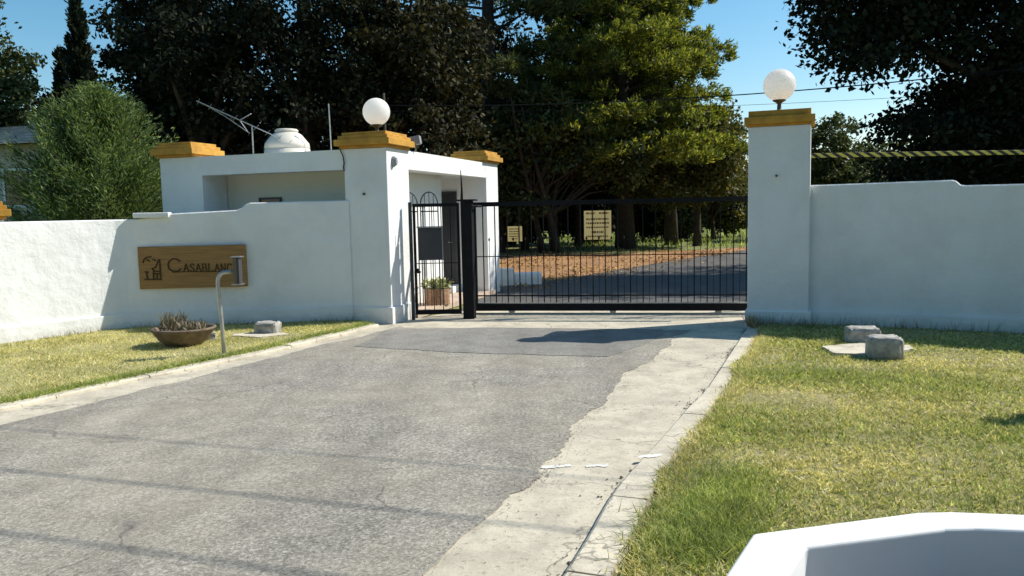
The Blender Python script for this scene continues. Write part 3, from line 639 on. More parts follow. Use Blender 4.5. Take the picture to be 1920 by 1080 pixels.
FONT = {'A': [[(0, 0), (.5, 1), (1, 0)], [(.2, .38), (.8, .38)], [(-.12, 0), (.15, 0)], [(.85, 0), (1.12, 0)]],
        'S': [[(.9, .82), (.65, 1), (.3, .98), (.12, .78), (.3, .57), (.7, .43), (.88, .22), (.68, .02), (.3, 0), (.08, .18)]],
        'B': [[(.1, 0), (.1, 1)], [(.0, 1), (.55, 1), (.8, .85), (.8, .65), (.55, .53), (.1, .53)], [(.55, .53), (.88, .4), (.88, .13), (.6, 0), (0, 0)]],
        'L': [[(.1, 1), (.1, 0), (.85, 0), (.88, .2)], [(-.02, 1), (.26, 1)]], 'N': [[(.08, 0), (.08, 1), (.88, 0), (.88, 1)], [(-.05, 0), (.22, 0)], [(.75, 1), (1.0, 1)]],
        'C': [[(.95, .80), (.72, .98), (.42, 1), (.14, .78), (.06, .5), (.14, .2), (.42, 0), (.75, .03), (.98, .2)]]}
lx = 560
for i, ch in enumerate('CASABLANCA'):
    W_, H_ = (200, 185) if i == 0 else (72, 112); g = Geo()
    for l in FONT[ch]: stroke(g, P8([(lx + p[0] * W_, 548 - p[1] * H_) for p in l]), 0.016 if i == 0 else 0.0105)
    g.build('letter', M_CARVE, nb); lx += (W_ + 40) if i == 0 else 93
g = Geo(); stroke(g, P8([(640, 560), (760, 552), (1560, 545)]), 0.009); g.build('underline', M_CARVE, nb)

# ================================================================== GATES
GL0 = Vector((-0.60, 12.78, 0)); GR0 = Vector((4.05, 12.0, 0)); gdir = (GR0 - GL0); glen = gdir.length; grz = math.atan2(gdir.y, gdir.x)
sg = empty('sliding_gate', GL0, grz, 'long black iron sliding gate of thin upright bars across the driveway', 'gate')
Geo().box(0, glen, -0.03, 0.03, 1.715, 1.785).build('top_rail', M_BLACK, sg)
Geo().box(0, glen, -0.035, 0.035, 0.055, 0.165).build('bottom_beam', M_BLACK, sg)
Geo().box(0, glen, -0.02, 0.02, 0.167, 0.185).build('guide_strip', M_GALV, sg)
Geo().box(0, glen, -0.011, 0.011, 0.285, 0.305).build('lower_rail', M_BLACK, sg)
Geo().box(0, glen, -0.008, 0.008, 0.915, 0.929).build('middle_rail', M_BLACK, sg)
Geo().box(-0.0, 0.05, -0.028, 0.028, 0.165, 1.715).build('end_stile', M_BLACK, sg)
bar_me = Geo().box(-0.008, 0.008, -0.0085, 0.0085, 0.17, 1.72).build('bar', M_BLACK, sg)
sh = Geo(); sh.box(-0.0038, 0.0038, -0.004, 0.004, 0.17, 1.17); sh.lathe([(0.002, 1.165), (0.015, 1.18), (0.015, 1.192), (0.008, 1.21), (0.001, 1.23)], 6); sho = sh.build('short_bar', M_BLACK, sg)
nb_ = int(glen / 0.193); first = True
for i in range(nb_):
    x = 0.16 + i * 0.193
    for src, xx in ((bar_me, x), (sho, x + 0.0965)):
        o = src if i == 0 else link(src.copy(), sg)
        o.location = (xx, 0, 0)
for x in (0.6, 2.2, 3.8):
    g = Geo(); g.lathe([(0.001, -0.02), (0.05, -0.02), (0.05, 0.02), (0.001, 0.02)], 14); o = g.build('wheel', M_GALV, sg); o.location = (x, 0, 0.052); o.rotation_euler = (R(90), 0, 0)
tr = Geo().box(-0.4, glen, -0.016, 0.016, 0.0, 0.02).build('gate_track', M_GALV); tr.location = GL0; tr.rotation_euler = (0, 0, grz); tag(tr, 'thin steel ground rail under the sliding gate', 'rail')
# notices wired to the back of the bars
def notice(x0, x1, z0, z1, label, rows):
    t = empty('notice_sign', sg.matrix_world @ Vector((0, 0, 0)), 0, label, 'sign', 'notices on the sliding gate')
    t.location = GL0; t.rotation_euler = (0, 0, grz)
    Geo().box(x0, x1, 0.014, 0.019, z0, z1).build('sheet', M_SIGN, t)
    W_ = x1 - x0; H_ = z1 - z0
    for fy, spans, h in rows:
        g = Geo()
        for a, b in spans:
            x = x0 + a * W_
            while x < x0 + b * W_:
                ln = random.uniform(0.03, 0.11) * W_; e = min(x + ln, x0 + b * W_)
                g.box(x, e, 0.0115, 0.0138, z1 - fy * H_ - h * H_, z1 - fy * H_); x = e + 0.02 * W_
        tag(g.build('print_line', M_INK, t), kind='stuff')
    return t
def gx_of(pxl): return pxl
notice(1.765, 2.185, 1.165, 1.615, 'cream notice sheet with lines of print on the sliding gate', [(0.06, [(0.08, 0.42), (0.55, 0.9)], 0.06), (0.26, [(0.08, 0.92)], 0.06), (0.40, [(0.08, 0.92)], 0.06), (0.55, [(0.08, 0.92)], 0.05), (0.70, [(0.28, 0.72)], 0.08), (0.86, [(0.12, 0.88)], 0.05)])
notice(0.545, 0.785, 1.155, 1.395, 'smaller faded notice sheet at the left end of the sliding gate', [(0.14, [(0.15, 0.85)], 0.07), (0.30, [(0.15, 0.85)], 0.07), (0.46, [(0.15, 0.85)], 0.07), (0.62, [(0.15, 0.85)], 0.07), (0.78, [(0.3, 0.7)], 0.07)])
# big gate post
gp = empty('gate_post', (-0.66, 12.27, 0), grz, 'thick black steel post between the pedestrian gate and the sliding gate', 'post')
Geo().box(-0.085, 0.085, -0.085, 0.085, -0.02, 1.80).build('post', M_BLACK, gp, bevel=0.006)
Geo().box(-0.14, 0.14, -0.12, 0.12, 1.802, 1.825).build('cap_plate', M_BLACK, gp)
Geo().tube([(-0.08, 0, 1.82), (-0.075, 0, 1.98), (-0.085, 0, 2.27)], [0.022, 0.016, 0.006], 6).build('spike', M_BLACK, gp)
Geo().tube([(0.085, -0.06, 1.72), (0.15, -0.02, 1.72), (0.15, 0.3, 1.72)], 0.02, 6).build('guide_arm', M_BLACK, gp)
# pedestrian gate
pg = empty('pedestrian_gate', (-1.50, 12.22, 0), R(1.5), 'narrow black barred pedestrian gate beside the guardhouse pillar', 'gate')
Geo().box(-0.05, 0.0, -0.03, 0.03, -0.02, 1.80).build('hinge_post', M_GREENBLK, pg)
g = Geo(); g.box(0.012, 0.052, -0.02, 0.02, 0.08, 1.775); g.box(0.68, 0.72, -0.02, 0.02, 0.08, 1.775); g.box(0.052, 0.68, -0.02, 0.02, 1.725, 1.775); g.box(0.052, 0.68, -0.02, 0.02, 0.08, 0.15); g.build('frame', M_BLACK, pg)
for i in range(4): Geo().box(0.155 + i * 0.14, 0.167 + i * 0.14, -0.006, 0.006, 0.14, 1.73).build('bar', M_BLACK, pg)
Geo().box(0.052, 0.68, -0.006, 0.006, 0.86, 0.872).build('middle_rail', M_BLACK, pg)
Geo().lathe([(0.001, 0), (0.05, 0), (0.05, 0.03), (0.02, 0.04), (0.02, 0.07), (0.001, 0.07)], 10).build('lock', M_BLACK, pg).location = (0.06, -0.02, 0.72)
mb = empty('letter_box', (-1.23, 12.20, 0.92), R(1.5), 'flat black metal letter box hung on the pedestrian gate', 'letter box')
Geo().box(-0.18, 0.18, -0.10, -0.03, 0, 0.49).build('body', M_DARKGREY, mb, bevel=0.008)
g = Geo(); g.box(-0.19, 0.195, -0.13, -0.02, 0.492, 0.51); g.build('lid', M_GREYFIT, mb); Geo().box(0.182, 0.195, -0.105, -0.03, 0, 0.49).build('side_strip', M_GREYFIT, mb)
# arched iron grille behind it
ag = empty('arched_grille', hw(-0.37, 1.15, 0.07), R(2), 'black iron grille with two round arched tops inside the porch', 'grille')
for k in (0, 1):
    c = 0.145 + k * 0.33; pts = [(c - 0.14, 0, 0.05)] + [(c - 0.14 * math.cos(a), 0, 1.70 + 0.20 * math.sin(a)) for a in [i * math.pi / 12 for i in range(13)]] + [(c + 0.14, 0, 0.05)]
    lf = Geo().tube(pts, 0.011, 6, True).build('arched_frame', M_GREENBLK, ag)
    for j in range(3):
        x = c - 0.07 + 0.07 * j; Geo().tube([(x, 0, 0.05), (x, 0, 1.70 + 0.20 * math.sqrt(max(0, 1 - ((x - c) / 0.14) ** 2)))], 0.006, 5).build('bar', M_GREENBLK, lf)
    Geo().box(c - 0.13, c + 0.13, -0.008, 0.008, 1.58, 1.60).build('rail', M_GREENBLK, lf)
# flower tub
ft = empty('flower_tub', hw(-0.13, 2.0, 0.07), 0, 'round wooden slatted tub of pale succulents in the guardhouse porch', 'flower tub')
for k in range(18):
    t = 2 * math.pi * k / 18; g = Geo(); g.add([(-0.032, -0.008, 0), (0.032, -0.008, 0), (0.032, 0.01, 0), (-0.032, 0.01, 0), (-0.038, -0.008, 0.27), (0.038, -0.008, 0.27), (0.038, 0.01, 0.27), (-0.038, 0.01, 0.27)],
        [(0, 3, 2, 1), (4, 5, 6, 7), (0, 1, 5, 4), (1, 2, 6, 5), (2, 3, 7, 6), (3, 0, 4, 7)])
    o = g.build('slat', M_TUBWOOD, ft); o.location = (0.205 * math.cos(t), 0.205 * math.sin(t), 0); o.rotation_euler = (0, 0, t - math.pi / 2)
Geo().lathe([(0.19, 0.0), (0.19, 0.24), (0.001, 0.245)], 18).build('soil', M_SOIL, ft)
rng = np.random.default_rng(5); n = 260; dd = unit(rng.normal(size=(n, 3)) * [1, 1, 0.7] + [0, 0, 0.6]); base_ = np.concatenate([rng.normal(0, 0.10, (n, 2)), rng.uniform(0.26, 0.38, (n, 1))], 1)
np_mesh('plant', leaves(base_ + dd * 0.06, dd, rng.uniform(0.08, 0.15, n), rng.uniform(0.035, 0.06, n), rng), 4, M_PALELEAF, ft)

# low white wall just inside the gate
lw = empty('low_wall', (-0.55, 17.8, 0), R(8), 'low white stepped wall on the ground just inside the gate', 'wall')
Geo().box(-0.6, 0.62, 0, 0.22, -0.05, 0.37).build('body', M_WHITE, lw, bevel=0.02); Geo().box(0.62, 1.25, 0.01, 0.21, -0.05, 0.27).build('end_step', M_WHITE, lw, bevel=0.05)

# ================================================================== STRIPED BARRIER
ba = Geo().box(-0.6, 5.2, -0.02, 0.02, -0.034, 0.034).build('striped_barrier_arm', M_STRIPE, bevel=0.008)
ba.location = (4.55, 12.6, 2.40); ba.rotation_euler = (0, R(0.55), R(-4)); tag(ba, 'black and yellow striped barrier arm above the right wall', 'barrier')
for k, (x, y) in enumerate([(4.05, 12.63), (9.4, 12.25)]):  # the second stands outside the frame
    t = empty('barrier_post', (x, y, 0), 0, ['slim grey post under the barrier arm behind the gate pillar', 'slim grey post under the far right end of the barrier arm'][k], 'post')
    Geo().tube([(0, 0, -0.02), (0, 0, 2.352)], 0.03, 8).build('pole', M_DARKGREY, t); Geo().box(-0.05, 0.05, -0.03, 0.03, 2.34, 2.353).build('saddle', M_DARKGREY, t)

# ================================================================== SMALL THINGS IN FRONT
# gooseneck intercom post
ip = empty('intercom_post', (-3.35, 9.17, 0), 0, 'bent galvanised gooseneck pole with an intercom box on the left lawn', 'intercom post')
pts = [(0, 0, -0.03), (-0.012, 0, 0.45), (-0.03, 0, 0.86)] + [(-0.03 + 0.085 * (1 - math.cos(a)), 0, 0.88 + 0.115 * math.sin(a)) for a in [i * math.pi / 14 for i in range(1, 8)]] + [(0.17, 0, 1.004)]
Geo().tube(pts, 0.023, 12).build('pole', M_GALV, ip, True)
bx_ = Geo().box(0.17, 0.215, -0.06, 0.06, 0.87, 1.16).build('housing', M_OLIVEBOX, ip, bevel=0.006)
Geo().box(0.217, 0.238, -0.056, 0.056, 0.865, 1.165).build('face_plate', M_DARKGREY, ip)
Geo().box(0.15, 0.26, -0.07, 0.07, 1.164, 1.176).build('hood', M_ALU, ip); Geo().box(0.15, 0.258, -0.07, 0.07, 0.85, 0.862).build('bottom_plate', M_ALU, ip)
Geo().lathe([(0.07, 0.03), (0.07, 0.052), (0.03, 0.055)], 12).build('foot', M_STONE, ip)
# planter bowl
bo = empty('planter_bowl', (-4.12, 9.93, 0.03), R(8), 'wide shallow clay bowl of dry plants on the left lawn', 'planter')
Geo().lathe([(0.16, 0.0), (0.20, 0.01), (0.30, 0.10), (0.365, 0.20), (0.385, 0.215), (0.385, 0.235), (0.355, 0.24), (0.335, 0.21), (0.30, 0.17)], 36).build('bowl', M_TERRA, bo, True)
Geo().lathe([(0.30, 0.165), (0.15, 0.185), (0.001, 0.19)], 20).build('soil', M_SOIL, bo)
rng = np.random.default_rng(9); n = 420; th = rng.uniform(0, 6.28, n); rr = 0.28 * np.sqrt(rng.uniform(0, 1, n)); hh = np.where(np.cos(th) * rr < -0.02, 0.22, 0.11) * rng.uniform(0.4, 1.3, n)
bs = np.stack([rr * np.cos(th), rr * np.sin(th), 0.2 + hh * 0.5], 1); ax = rng.normal(size=(n, 3)) * 0.4 + [0, 0, 1]
np_mesh('dry_stems', leaves(bs, ax, hh, rng.uniform(0.006, 0.02, n), rng), 4, M_DRYSTEM, bo)
g = Geo()
for k in range(16):
    a = random.uniform(0, 6.28); r = random.uniform(0.03, 0.26); h = random.uniform(0.05, 0.13); g.tube([(r * math.cos(a), r * math.sin(a), 0.17), (r * math.cos(a) + random.uniform(-.03, .03), r * math.sin(a), 0.19 + h)], [0.024, 0.012], 6)
tag(g.build('stumps', M_DRY, bo), kind='stuff')
# rounded concrete blocks
def block(name, loc, sx, sy, sz, rz, label, seed, m=M_STONE):
    r = random.Random(seed); bm = bmesh.new(); bmesh.ops.create_cube(bm, size=1.0)
    for v in bm.verts: v.co = Vector((v.co.x * sx, v.co.y * sy, (v.co.z + 0.5) * sz))
    bmesh.ops.bevel(bm, geom=[e for e in bm.edges if max(v.co.z for v in e.verts) > sz * 0.6], offset=min(sx, sy, sz) * 0.3, segments=4, profile=0.6, affect='EDGES')
    bmesh.ops.subdivide_edges(bm, edges=bm.edges[:], cuts=1, use_grid_fill=True)
    for v in bm.verts: v.co += Vector((r.uniform(-1, 1), r.uniform(-1, 1), r.uniform(-1, 1))) * 0.009
    me = bpy.data.meshes.new(name); bm.to_mesh(me); bm.free(); me.materials.append(m); me.polygons.foreach_set('use_smooth', [True] * len(me.polygons))
    o = link(bpy.data.objects.new(name, me)); o.location = loc; o.rotation_euler = (0, 0, rz); return tag(o, label, 'block', 'rounded concrete blocks on the lawns')
block('concrete_block', (-3.33, 10.78, 0.03), 0.32, 0.24, 0.175, R(-8), 'pale rounded concrete block on the left lawn near the kerb', 1)
block('concrete_block', (-3.93, 10.30, 0.02), 0.13, 0.12, 0.12, R(25), 'small pale stone half hidden behind the planter bowl', 2)
block('concrete_block', (3.98, 9.02, 0.03), 0.36, 0.24, 0.20, R(-12), 'rear concrete block with flat weathered top by the right wall', 3)
block('concrete_block', (3.80, 8.10, 0.035), 0.33, 0.26, 0.24, R(-12), 'front rounded grey concrete block on the right lawn', 4)
slab = sheet('concrete_slab', ragged([(3.40, 8.72), (3.38, 8.25), (3.75, 8.15), (4.28, 8.42), (4.34, 8.66), (3.9, 8.85), (3.40, 8.72)], 0.05, 0.012, 3)[:-1], 0.075, M_KERB, thick=0.06); tag(slab, 'worn pale concrete slab set in the grass between two blocks', 'slab')
slab = sheet('concrete_slab', ragged([(-3.75, 10.55), (-3.3, 10.35), (-2.95, 10.55), (-3.2, 10.75), (-3.75, 10.7), (-3.75, 10.55)], 0.05, 0.012, 4)[:-1], 0.062, M_KERB, thick=0.05); tag(slab, 'worn pale concrete slab in front of the left lawn block', 'slab')

# white masonry planter at the camera's right hand
pt = empty('masonry_planter', (1.6, 1.95, 0), 0, 'white low masonry planter with open top in the near right corner', 'planter')
OUT = [(0.80, 2.63), (1.44, 2.79), (1.56, 2.79), (2.35, 2.66), (2.75, 2.15), (2.6, 1.35), (1.6, 1.12), (0.62, 1.30), (0.38, 1.90)]
cxy = np.array([1.6, 1.95]); O = [np.array(p) - cxy for p in OUT]
INN = [np.array(p) - cxy for p in [(0.94, 2.515), (1.46, 2.635), (1.56, 2.635), (2.27, 2.52), (2.60, 2.12), (2.47, 1.47), (1.6, 1.28), (0.74, 1.42), (0.535, 1.88)]]
n = len(O); v = [(*p, -0.02) for p in O] + [(*p, 0.5) for p in O] + [(*p, 0.5) for p in INN] + [(*p, 0.2) for p in INN]
f = [(k * n + i, k * n + (i + 1) % n, (k + 1) * n + (i + 1) % n, (k + 1) * n + i) for k in range(3) for i in range(n)]
obj('rim_wall', v, f, M_RIM, pt, bevel=0.014, seg=4); obj('soil', [(*(p * 0.999), 0.27) for p in INN], [tuple(range(n))], M_SOIL, pt)

# ================================================================== CABLES
def sag(a, b, s, n=24): a = Vector(a); b = Vector(b); return [a + (b - a) * (i / n) - Vector((0, 0, s * 4 * (i / n) * (1 - i / n))) for i in range(n + 1)]
c = Geo().tube(sag((-3.66, 24.0, 4.85), (16.0, 17.6, 5.0), 0.42), 0.015, 5).build('overhead_cable', M_CABLE); tag(c, 'black overhead cable sagging across the sky gap behind the pillar', 'cable')
c = Geo().tube(sag((-3.66, 24.1, 4.7), (16.0, 19.0, 4.45), 0.25), 0.005, 5).build('overhead_cable', M_CABLE); tag(c, 'thin faint wire just below the thicker overhead cable', 'cable')
pole_l = ['tall timber power pole out to the left beyond the wall', 'tall timber power pole out to the right of the lawn', 'grey pole rising behind the left globe lamp', 'dark pole hidden in the right tree carrying the cable']
for k, (x, y, h, r) in enumerate([(-12.5, 12.75, 7.4, 0.11), (18.5, 2.85, 7.4, 0.11), (-3.66, 24.0, 5.2, 0.05), (16.0, 17.8, 5.6, 0.09)]):
    t = empty('utility_pole', (x, y, 0), 0, pole_l[k], 'pole'); Geo().tube([(0, 0, -0.03), (0, 0, h)], [r, r * 0.75], 10).build('shaft', M_BARK, t, True)
    if k != 2: Geo().box(-0.04, 0.04, -0.5 if k < 2 else -0.3, 0.5 if k < 2 else 0.3, h - 0.4, h - 0.32).build('crossarm', M_BARK, t)
for k, (dy, r, hz) in enumerate([(0.0, 0.008, 6.0), (-0.85, 0.012, 6.0), (-1.70, 0.013, 6.0)]):
    c = Geo().tube(sag((-12.5, 12.70 + dy, hz + 0.55), (18.5, 2.80 + dy, hz + 0.55), 0.55), r, 5).build('street_cable', M_CABLE); tag(c, ['farthest of three cables over the street, its shadow thin on the road', 'middle of three cables over the street, shadow across the road', 'nearest of three cables over the street, shadow low on the road'][k], 'cable', 'cables over the street')

# ================================================================== TREES
# right big dark tree (near)
broadleaf('dark_tree', 'huge near-black broadleaf tree filling the upper right', (15.6, 20.8), 13.0,
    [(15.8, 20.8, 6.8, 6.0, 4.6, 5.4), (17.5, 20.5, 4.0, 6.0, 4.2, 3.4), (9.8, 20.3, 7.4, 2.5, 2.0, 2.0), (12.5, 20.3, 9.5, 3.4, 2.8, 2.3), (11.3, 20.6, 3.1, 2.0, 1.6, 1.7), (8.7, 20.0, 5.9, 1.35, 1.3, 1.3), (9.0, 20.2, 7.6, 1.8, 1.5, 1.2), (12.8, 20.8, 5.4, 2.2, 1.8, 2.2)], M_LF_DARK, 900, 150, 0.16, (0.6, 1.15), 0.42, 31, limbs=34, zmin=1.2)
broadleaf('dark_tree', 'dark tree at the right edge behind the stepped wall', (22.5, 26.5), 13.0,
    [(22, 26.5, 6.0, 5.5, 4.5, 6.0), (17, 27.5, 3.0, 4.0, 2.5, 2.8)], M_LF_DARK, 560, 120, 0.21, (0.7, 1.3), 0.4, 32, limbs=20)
# mid-distance lighter tree beyond the pillar
broadleaf('round_tree', 'light olive tree far behind, just right of the tall pillar', (16.6, 41.0), 6.4,
    [(16.3, 41, 3.6, 2.0, 2.0, 2.6), (18.2, 42, 2.6, 1.6, 1.6, 2.2)], M_LF_MID, 260, 70, 0.19, (0.35, 0.7), 0.18, 33)
# central tall pine, sunlit
pine('pine_tree', 'tall yellow-green pine in full sun, left of the sky gap', (5.0, 35.0), 23.0, lambda f: 4.9 * (1 - 0.7 * f) + 0.4, 230, M_LF_PINE, 44, 24, 0.25, 0.06, 3.4, 41, 0.36, lean=(-0.4, 0))
pine('pine_tree', 'narrower sunlit pine at the very edge of the sky gap', (7.5, 37.5), 19.0, lambda f: 2.6 * (1 - 0.6 * f) + 0.3, 120, M_LF_PINE, 34, 24, 0.25, 0.06, 3.0, 46, 0.26)
pine('pine_tree', 'second pine behind with dark trunk rising to the top of the frame', (-0.75, 34.0), 24.0, lambda f: 4.0 * (1 - 0.6 * f) + 0.3, 85, M_LF_MID, 26, 20, 0.36, 0.07, 5.4, 42, 0.42)
broadleaf('leafy_shrub', 'glossy broadleaf shrub under the pine behind the gate', (1.2, 24.8), 5.5,
    [(0.8, 24.8, 3.9, 1.9, 1.2, 1.3), (3.0, 25.0, 3.4, 1.6, 1.2, 1.2), (-0.6, 25.2, 3.0, 1.3, 1.0, 1.6), (0.2, 24.8, 2.0, 1.6, 1.0, 0.6)], M_LF_MID, 330, 80, 0.14, (0.35, 0.7), 0.11, 43, limbs=22, zmin=1.45, cat='shrub', stems=3, far=1.32)
broadleaf('olive_shrub', 'olive-brown bushy tree right of the pine, beside the pillar', (6.4, 27.5), 6.0,
    [(6.5, 27.3, 3.3, 1.4, 1.4, 1.5), (5.2, 27.0, 2.5, 1.4, 1.3, 0.9), (7.3, 28.2, 3.9, 0.9, 1.2, 1.3)], M_LF_OLIVE, 280, 75, 0.14, (0.35, 0.7), 0.13, 44, zmin=1.45, cat='tree', far=1.3)
broadleaf('olive_shrub', 'autumn tinted small tree beyond the sliding gate', (9.5, 37.5), 4.6,
    [(9.6, 37.5, 2.7, 1.8, 1.6, 1.0), (8.2, 37.8, 2.3, 1.2, 1.2, 0.8)], M_LF_OLIVE, 190, 70, 0.15, (0.35, 0.7), 0.12, 45, zmin=1.5, far=1.15)
# dark mass left of the pine
dark = [((-3.6, 25.2), 13, [(-3.6, 25.2, 5.6, 3.0, 2.6, 5.4)], 51, 'dark dense tree just right of the left globe lamp', 330, 1.12),
        ((-6.6, 27.0), 15, [(-6.6, 27, 6.6, 3.3, 3.0, 6.4)], 52, 'dark dense tree behind the left globe lamp and the tank', 165, 1.0),
        ((-9.6, 25.5), 14, [(-9.5, 25.5, 6.0, 2.8, 2.8, 5.8)], 53, 'dark dense tree behind the TV antenna', 190, 1.0),
        ((-11.4, 28.0), 16, [(-11.3, 28, 7.2, 2.1, 2.6, 7.0)], 54, 'tall dark tree behind the feathery conifer, right of the cypress', 300, 1.0),
        ((-1.6, 30.5), 12, [(-1.6, 30.5, 4.8, 3.4, 2.0, 4.4)], 55, 'dark tree closing the view behind the pine trunk', 330, 1.25),
        ((-8.0, 31.5), 17, [(-8.0, 31.5, 4.0, 4.5, 2.4, 3.4)], 56, 'lower dark tree standing behind the others at centre left', 170, 1.0),
        ((3.6, 33.0), 15, [(3.6, 33.0, 7.4, 3.3, 2.0, 6.2)], 57, 'dark tree filling the gaps behind the yellow-green pine', 330, 1.28)]
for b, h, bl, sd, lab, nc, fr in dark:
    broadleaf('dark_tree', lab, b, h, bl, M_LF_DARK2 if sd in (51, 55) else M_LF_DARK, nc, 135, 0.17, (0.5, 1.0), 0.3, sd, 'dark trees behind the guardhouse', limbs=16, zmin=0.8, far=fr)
# cypresses
conifer('cypress_tree', 'slender dark cypress spire against the sky, upper left', (-18.3, 35.0), 11.2, 1.25, M_LF_CYP, 230, 120, 0.26, 0.10, 0.4, 0.75, 0.0, 61, upturn=1.1)
conifer('cypress_tree', 'small thin cypress tip left of the tall cypress', (-19.4, 35.5), 9.1, 0.8, M_LF_CYP, 150, 90, 0.24, 0.10, 0.4, 0.7, 0.0, 62, upturn=1.1)
broadleaf('dark_tree', 'dark bushy tree low between cypress and left tree', (-17.0, 33.0), 7.4, [(-16.6, 33, 4.2, 2.6, 2.0, 3.2), (-19.6, 34, 3.6, 2.2, 1.8, 3.0)], M_LF_DARK, 260, 80, 0.24, (0.5, 0.9), 0.2, 63)
broadleaf('leafy_tree', 'mid green broadleaf tree cut by the left edge', (-20.5, 29.5), 11.0,
    [(-20.3, 29.5, 7.0, 3.0, 2.5, 3.6), (-19.0, 29.3, 5.4, 2.4, 2.0, 1.6)], M_LF_MID, 340, 80, 0.19, (0.45, 0.9), 0.25, 64, zmin=2.6)
# feathery conifer bush
conifer('feathery_conifer', 'bushy bright green feathery conifer left of the guardhouse', (-8.55, 17.0), 4.25, 2.05, M_LF_THUJA, 360, 300, 0.12, 0.02, 0.2, 0.62, 0.1, 71, 0.1, upturn=0.75, spread=0.30, lean=(-0.1, 0), cat='shrub')
# trunks seen through the gate: slim trees with high crowns
for k, (x, y, r) in enumerate([(0.62, 36.0, 0.17), (1.95, 35.5, 0.20), (3.05, 36.5, 0.16)]):
    broadleaf('slim_tree', ['leftmost of three slim dark trunks seen through the gate bars', 'middle of three slim dark trunks seen through the gate bars', 'rightmost of three slim dark trunks seen through the gate bars'][k], (x, y), 7.5,
        [(x, y, 4.6, 1.9, 1.6, 2.4)], M_LF_DARK, 130, 80, 0.20, (0.5, 0.9), r, 80 + k, 'slim trees inside the gate', limbs=10, zmin=2.0)
# shrubs closing the view under the crowns
hed = [((-4.5, 50), 4.2, 3.0, 'dark shrub at the left end of the hedge seen through the gate', M_LF_DARK), ((-0.5, 51), 4.4, 2.8, 'dark shrub behind the small notice, beyond the gate', M_LF_DARK),
       ((3.2, 52), 4.2, 2.6, 'dark shrub behind the slim trunks beyond the gate', M_LF_DARK), ((6.2, 53), 4.6, 2.2, 'dark shrub behind the large notice, beyond the gate', M_LF_DARK),
       ((0.2, 40.5), 2.6, 1.3, 'low dark bush between the slim trunks, left half of the gate', M_LF_DARK), ((4.0, 41.0), 2.8, 1.2, 'low dark bush beside the big pine trunk beyond the gate', M_LF_DARK), ((-2.6, 38.0), 3.0, 1.4, 'low dark bush beside the guardhouse back corner', M_LF_DARK),
       ((9.0, 43.0), 2.2, 1.0, 'low green bush right of the big pine trunk', M_LF_MID), ((7.4, 44.5), 2.9, 1.3, 'dark bush just right of the big pine trunk through the bars', M_LF_DARK), ((12.6, 47.0), 3.0, 1.7, 'olive bush near the right end of the sliding gate view', M_LF_OLIVE), ((10.6, 50.0), 3.2, 1.3, 'dark bush behind the thin white post beyond the gate', M_LF_DARK),
       ((11.5, 66), 4.5, 3.2, 'mid green shrub behind the thin white post', M_LF_MID), ((17.0, 68), 4.2, 3.4, 'green shrub on the far rise beside the tall pillar', M_LF_MID)]
for k, (b, h, w_, nme, mm_) in enumerate(hed):
    broadleaf('far_shrub', nme, b, h, [(b[0], b[1], h * 0.5, w_, 1.4, h * 0.5)], mm_, 190, 70, 0.22, (0.45, 0.8), 0.08, 90 + k, 'shrubs beyond the gate', limbs=8, zmin=0.3, cat='shrub', stems=2)
# far wood as one mass
rng = np.random.default_rng(99); nC = 1500; cx = rng.uniform(-75, 110, nC); cz = rng.uniform(0, 1, nC) ** 0.8 * (5.2 + 1.3 * np.sin(cx * 0.21) + 0.8 * np.sin(cx * 0.53)); cyy = rng.uniform(72, 84, nC)
cc = np.stack([cx, cyy, cz + 0.3], 1); idx = np.repeat(np.arange(nC), 60); p = cc[idx] + unit(rng.normal(size=(len(idx), 3))) * rng.uniform(0.3, 1.6, (len(idx), 1)); p[:, 2] = np.maximum(p[:, 2], 0.05)
fw_ = np_mesh('far_wood', leaves(p, rng.normal(size=p.shape), rng.uniform(0.35, 0.7, len(p)), rng.uniform(0.25, 0.45, len(p)), rng), 4, M_LF_MID); tag(fw_, 'far belt of trees closing the horizon behind the grounds', 'wood', kind='stuff')

# unseen trees added behind the camera to keep low sky light off the walls
first = broadleaf('added_screen_tree', 'first added sky-screening tree of the unseen row behind the camera, at its left end', (-16.0, -12.0), 9.5, [(-16.0, -12.0, 5.4, 3.6, 2.6, 4.8)], M_LF_DARK, 240, 60, 0.36, (0.7, 1.3), 0.25, 120, 'added trees behind the camera', limbs=14, zmin=1.0)
for i_t, (x_, y_) in enumerate(((-10.5, -13.0), (-5.0, -11.8), (0.5, -13.0), (6.0, -12.0), (11.5, -13.2))):
    r_ = first.copy(); col.objects.link(r_); r_.location = (x_, y_, 0); r_.rotation_euler = (0, 0, x_ * 1.7); r_['label'] = '%s added sky-screening tree of the unseen row behind the camera, counted from its left end' % ['second', 'third', 'fourth', 'fifth', 'sixth'][i_t]
    for ch in list(first.children):
        c_ = ch.copy(); col.objects.link(c_); c_.parent = r_
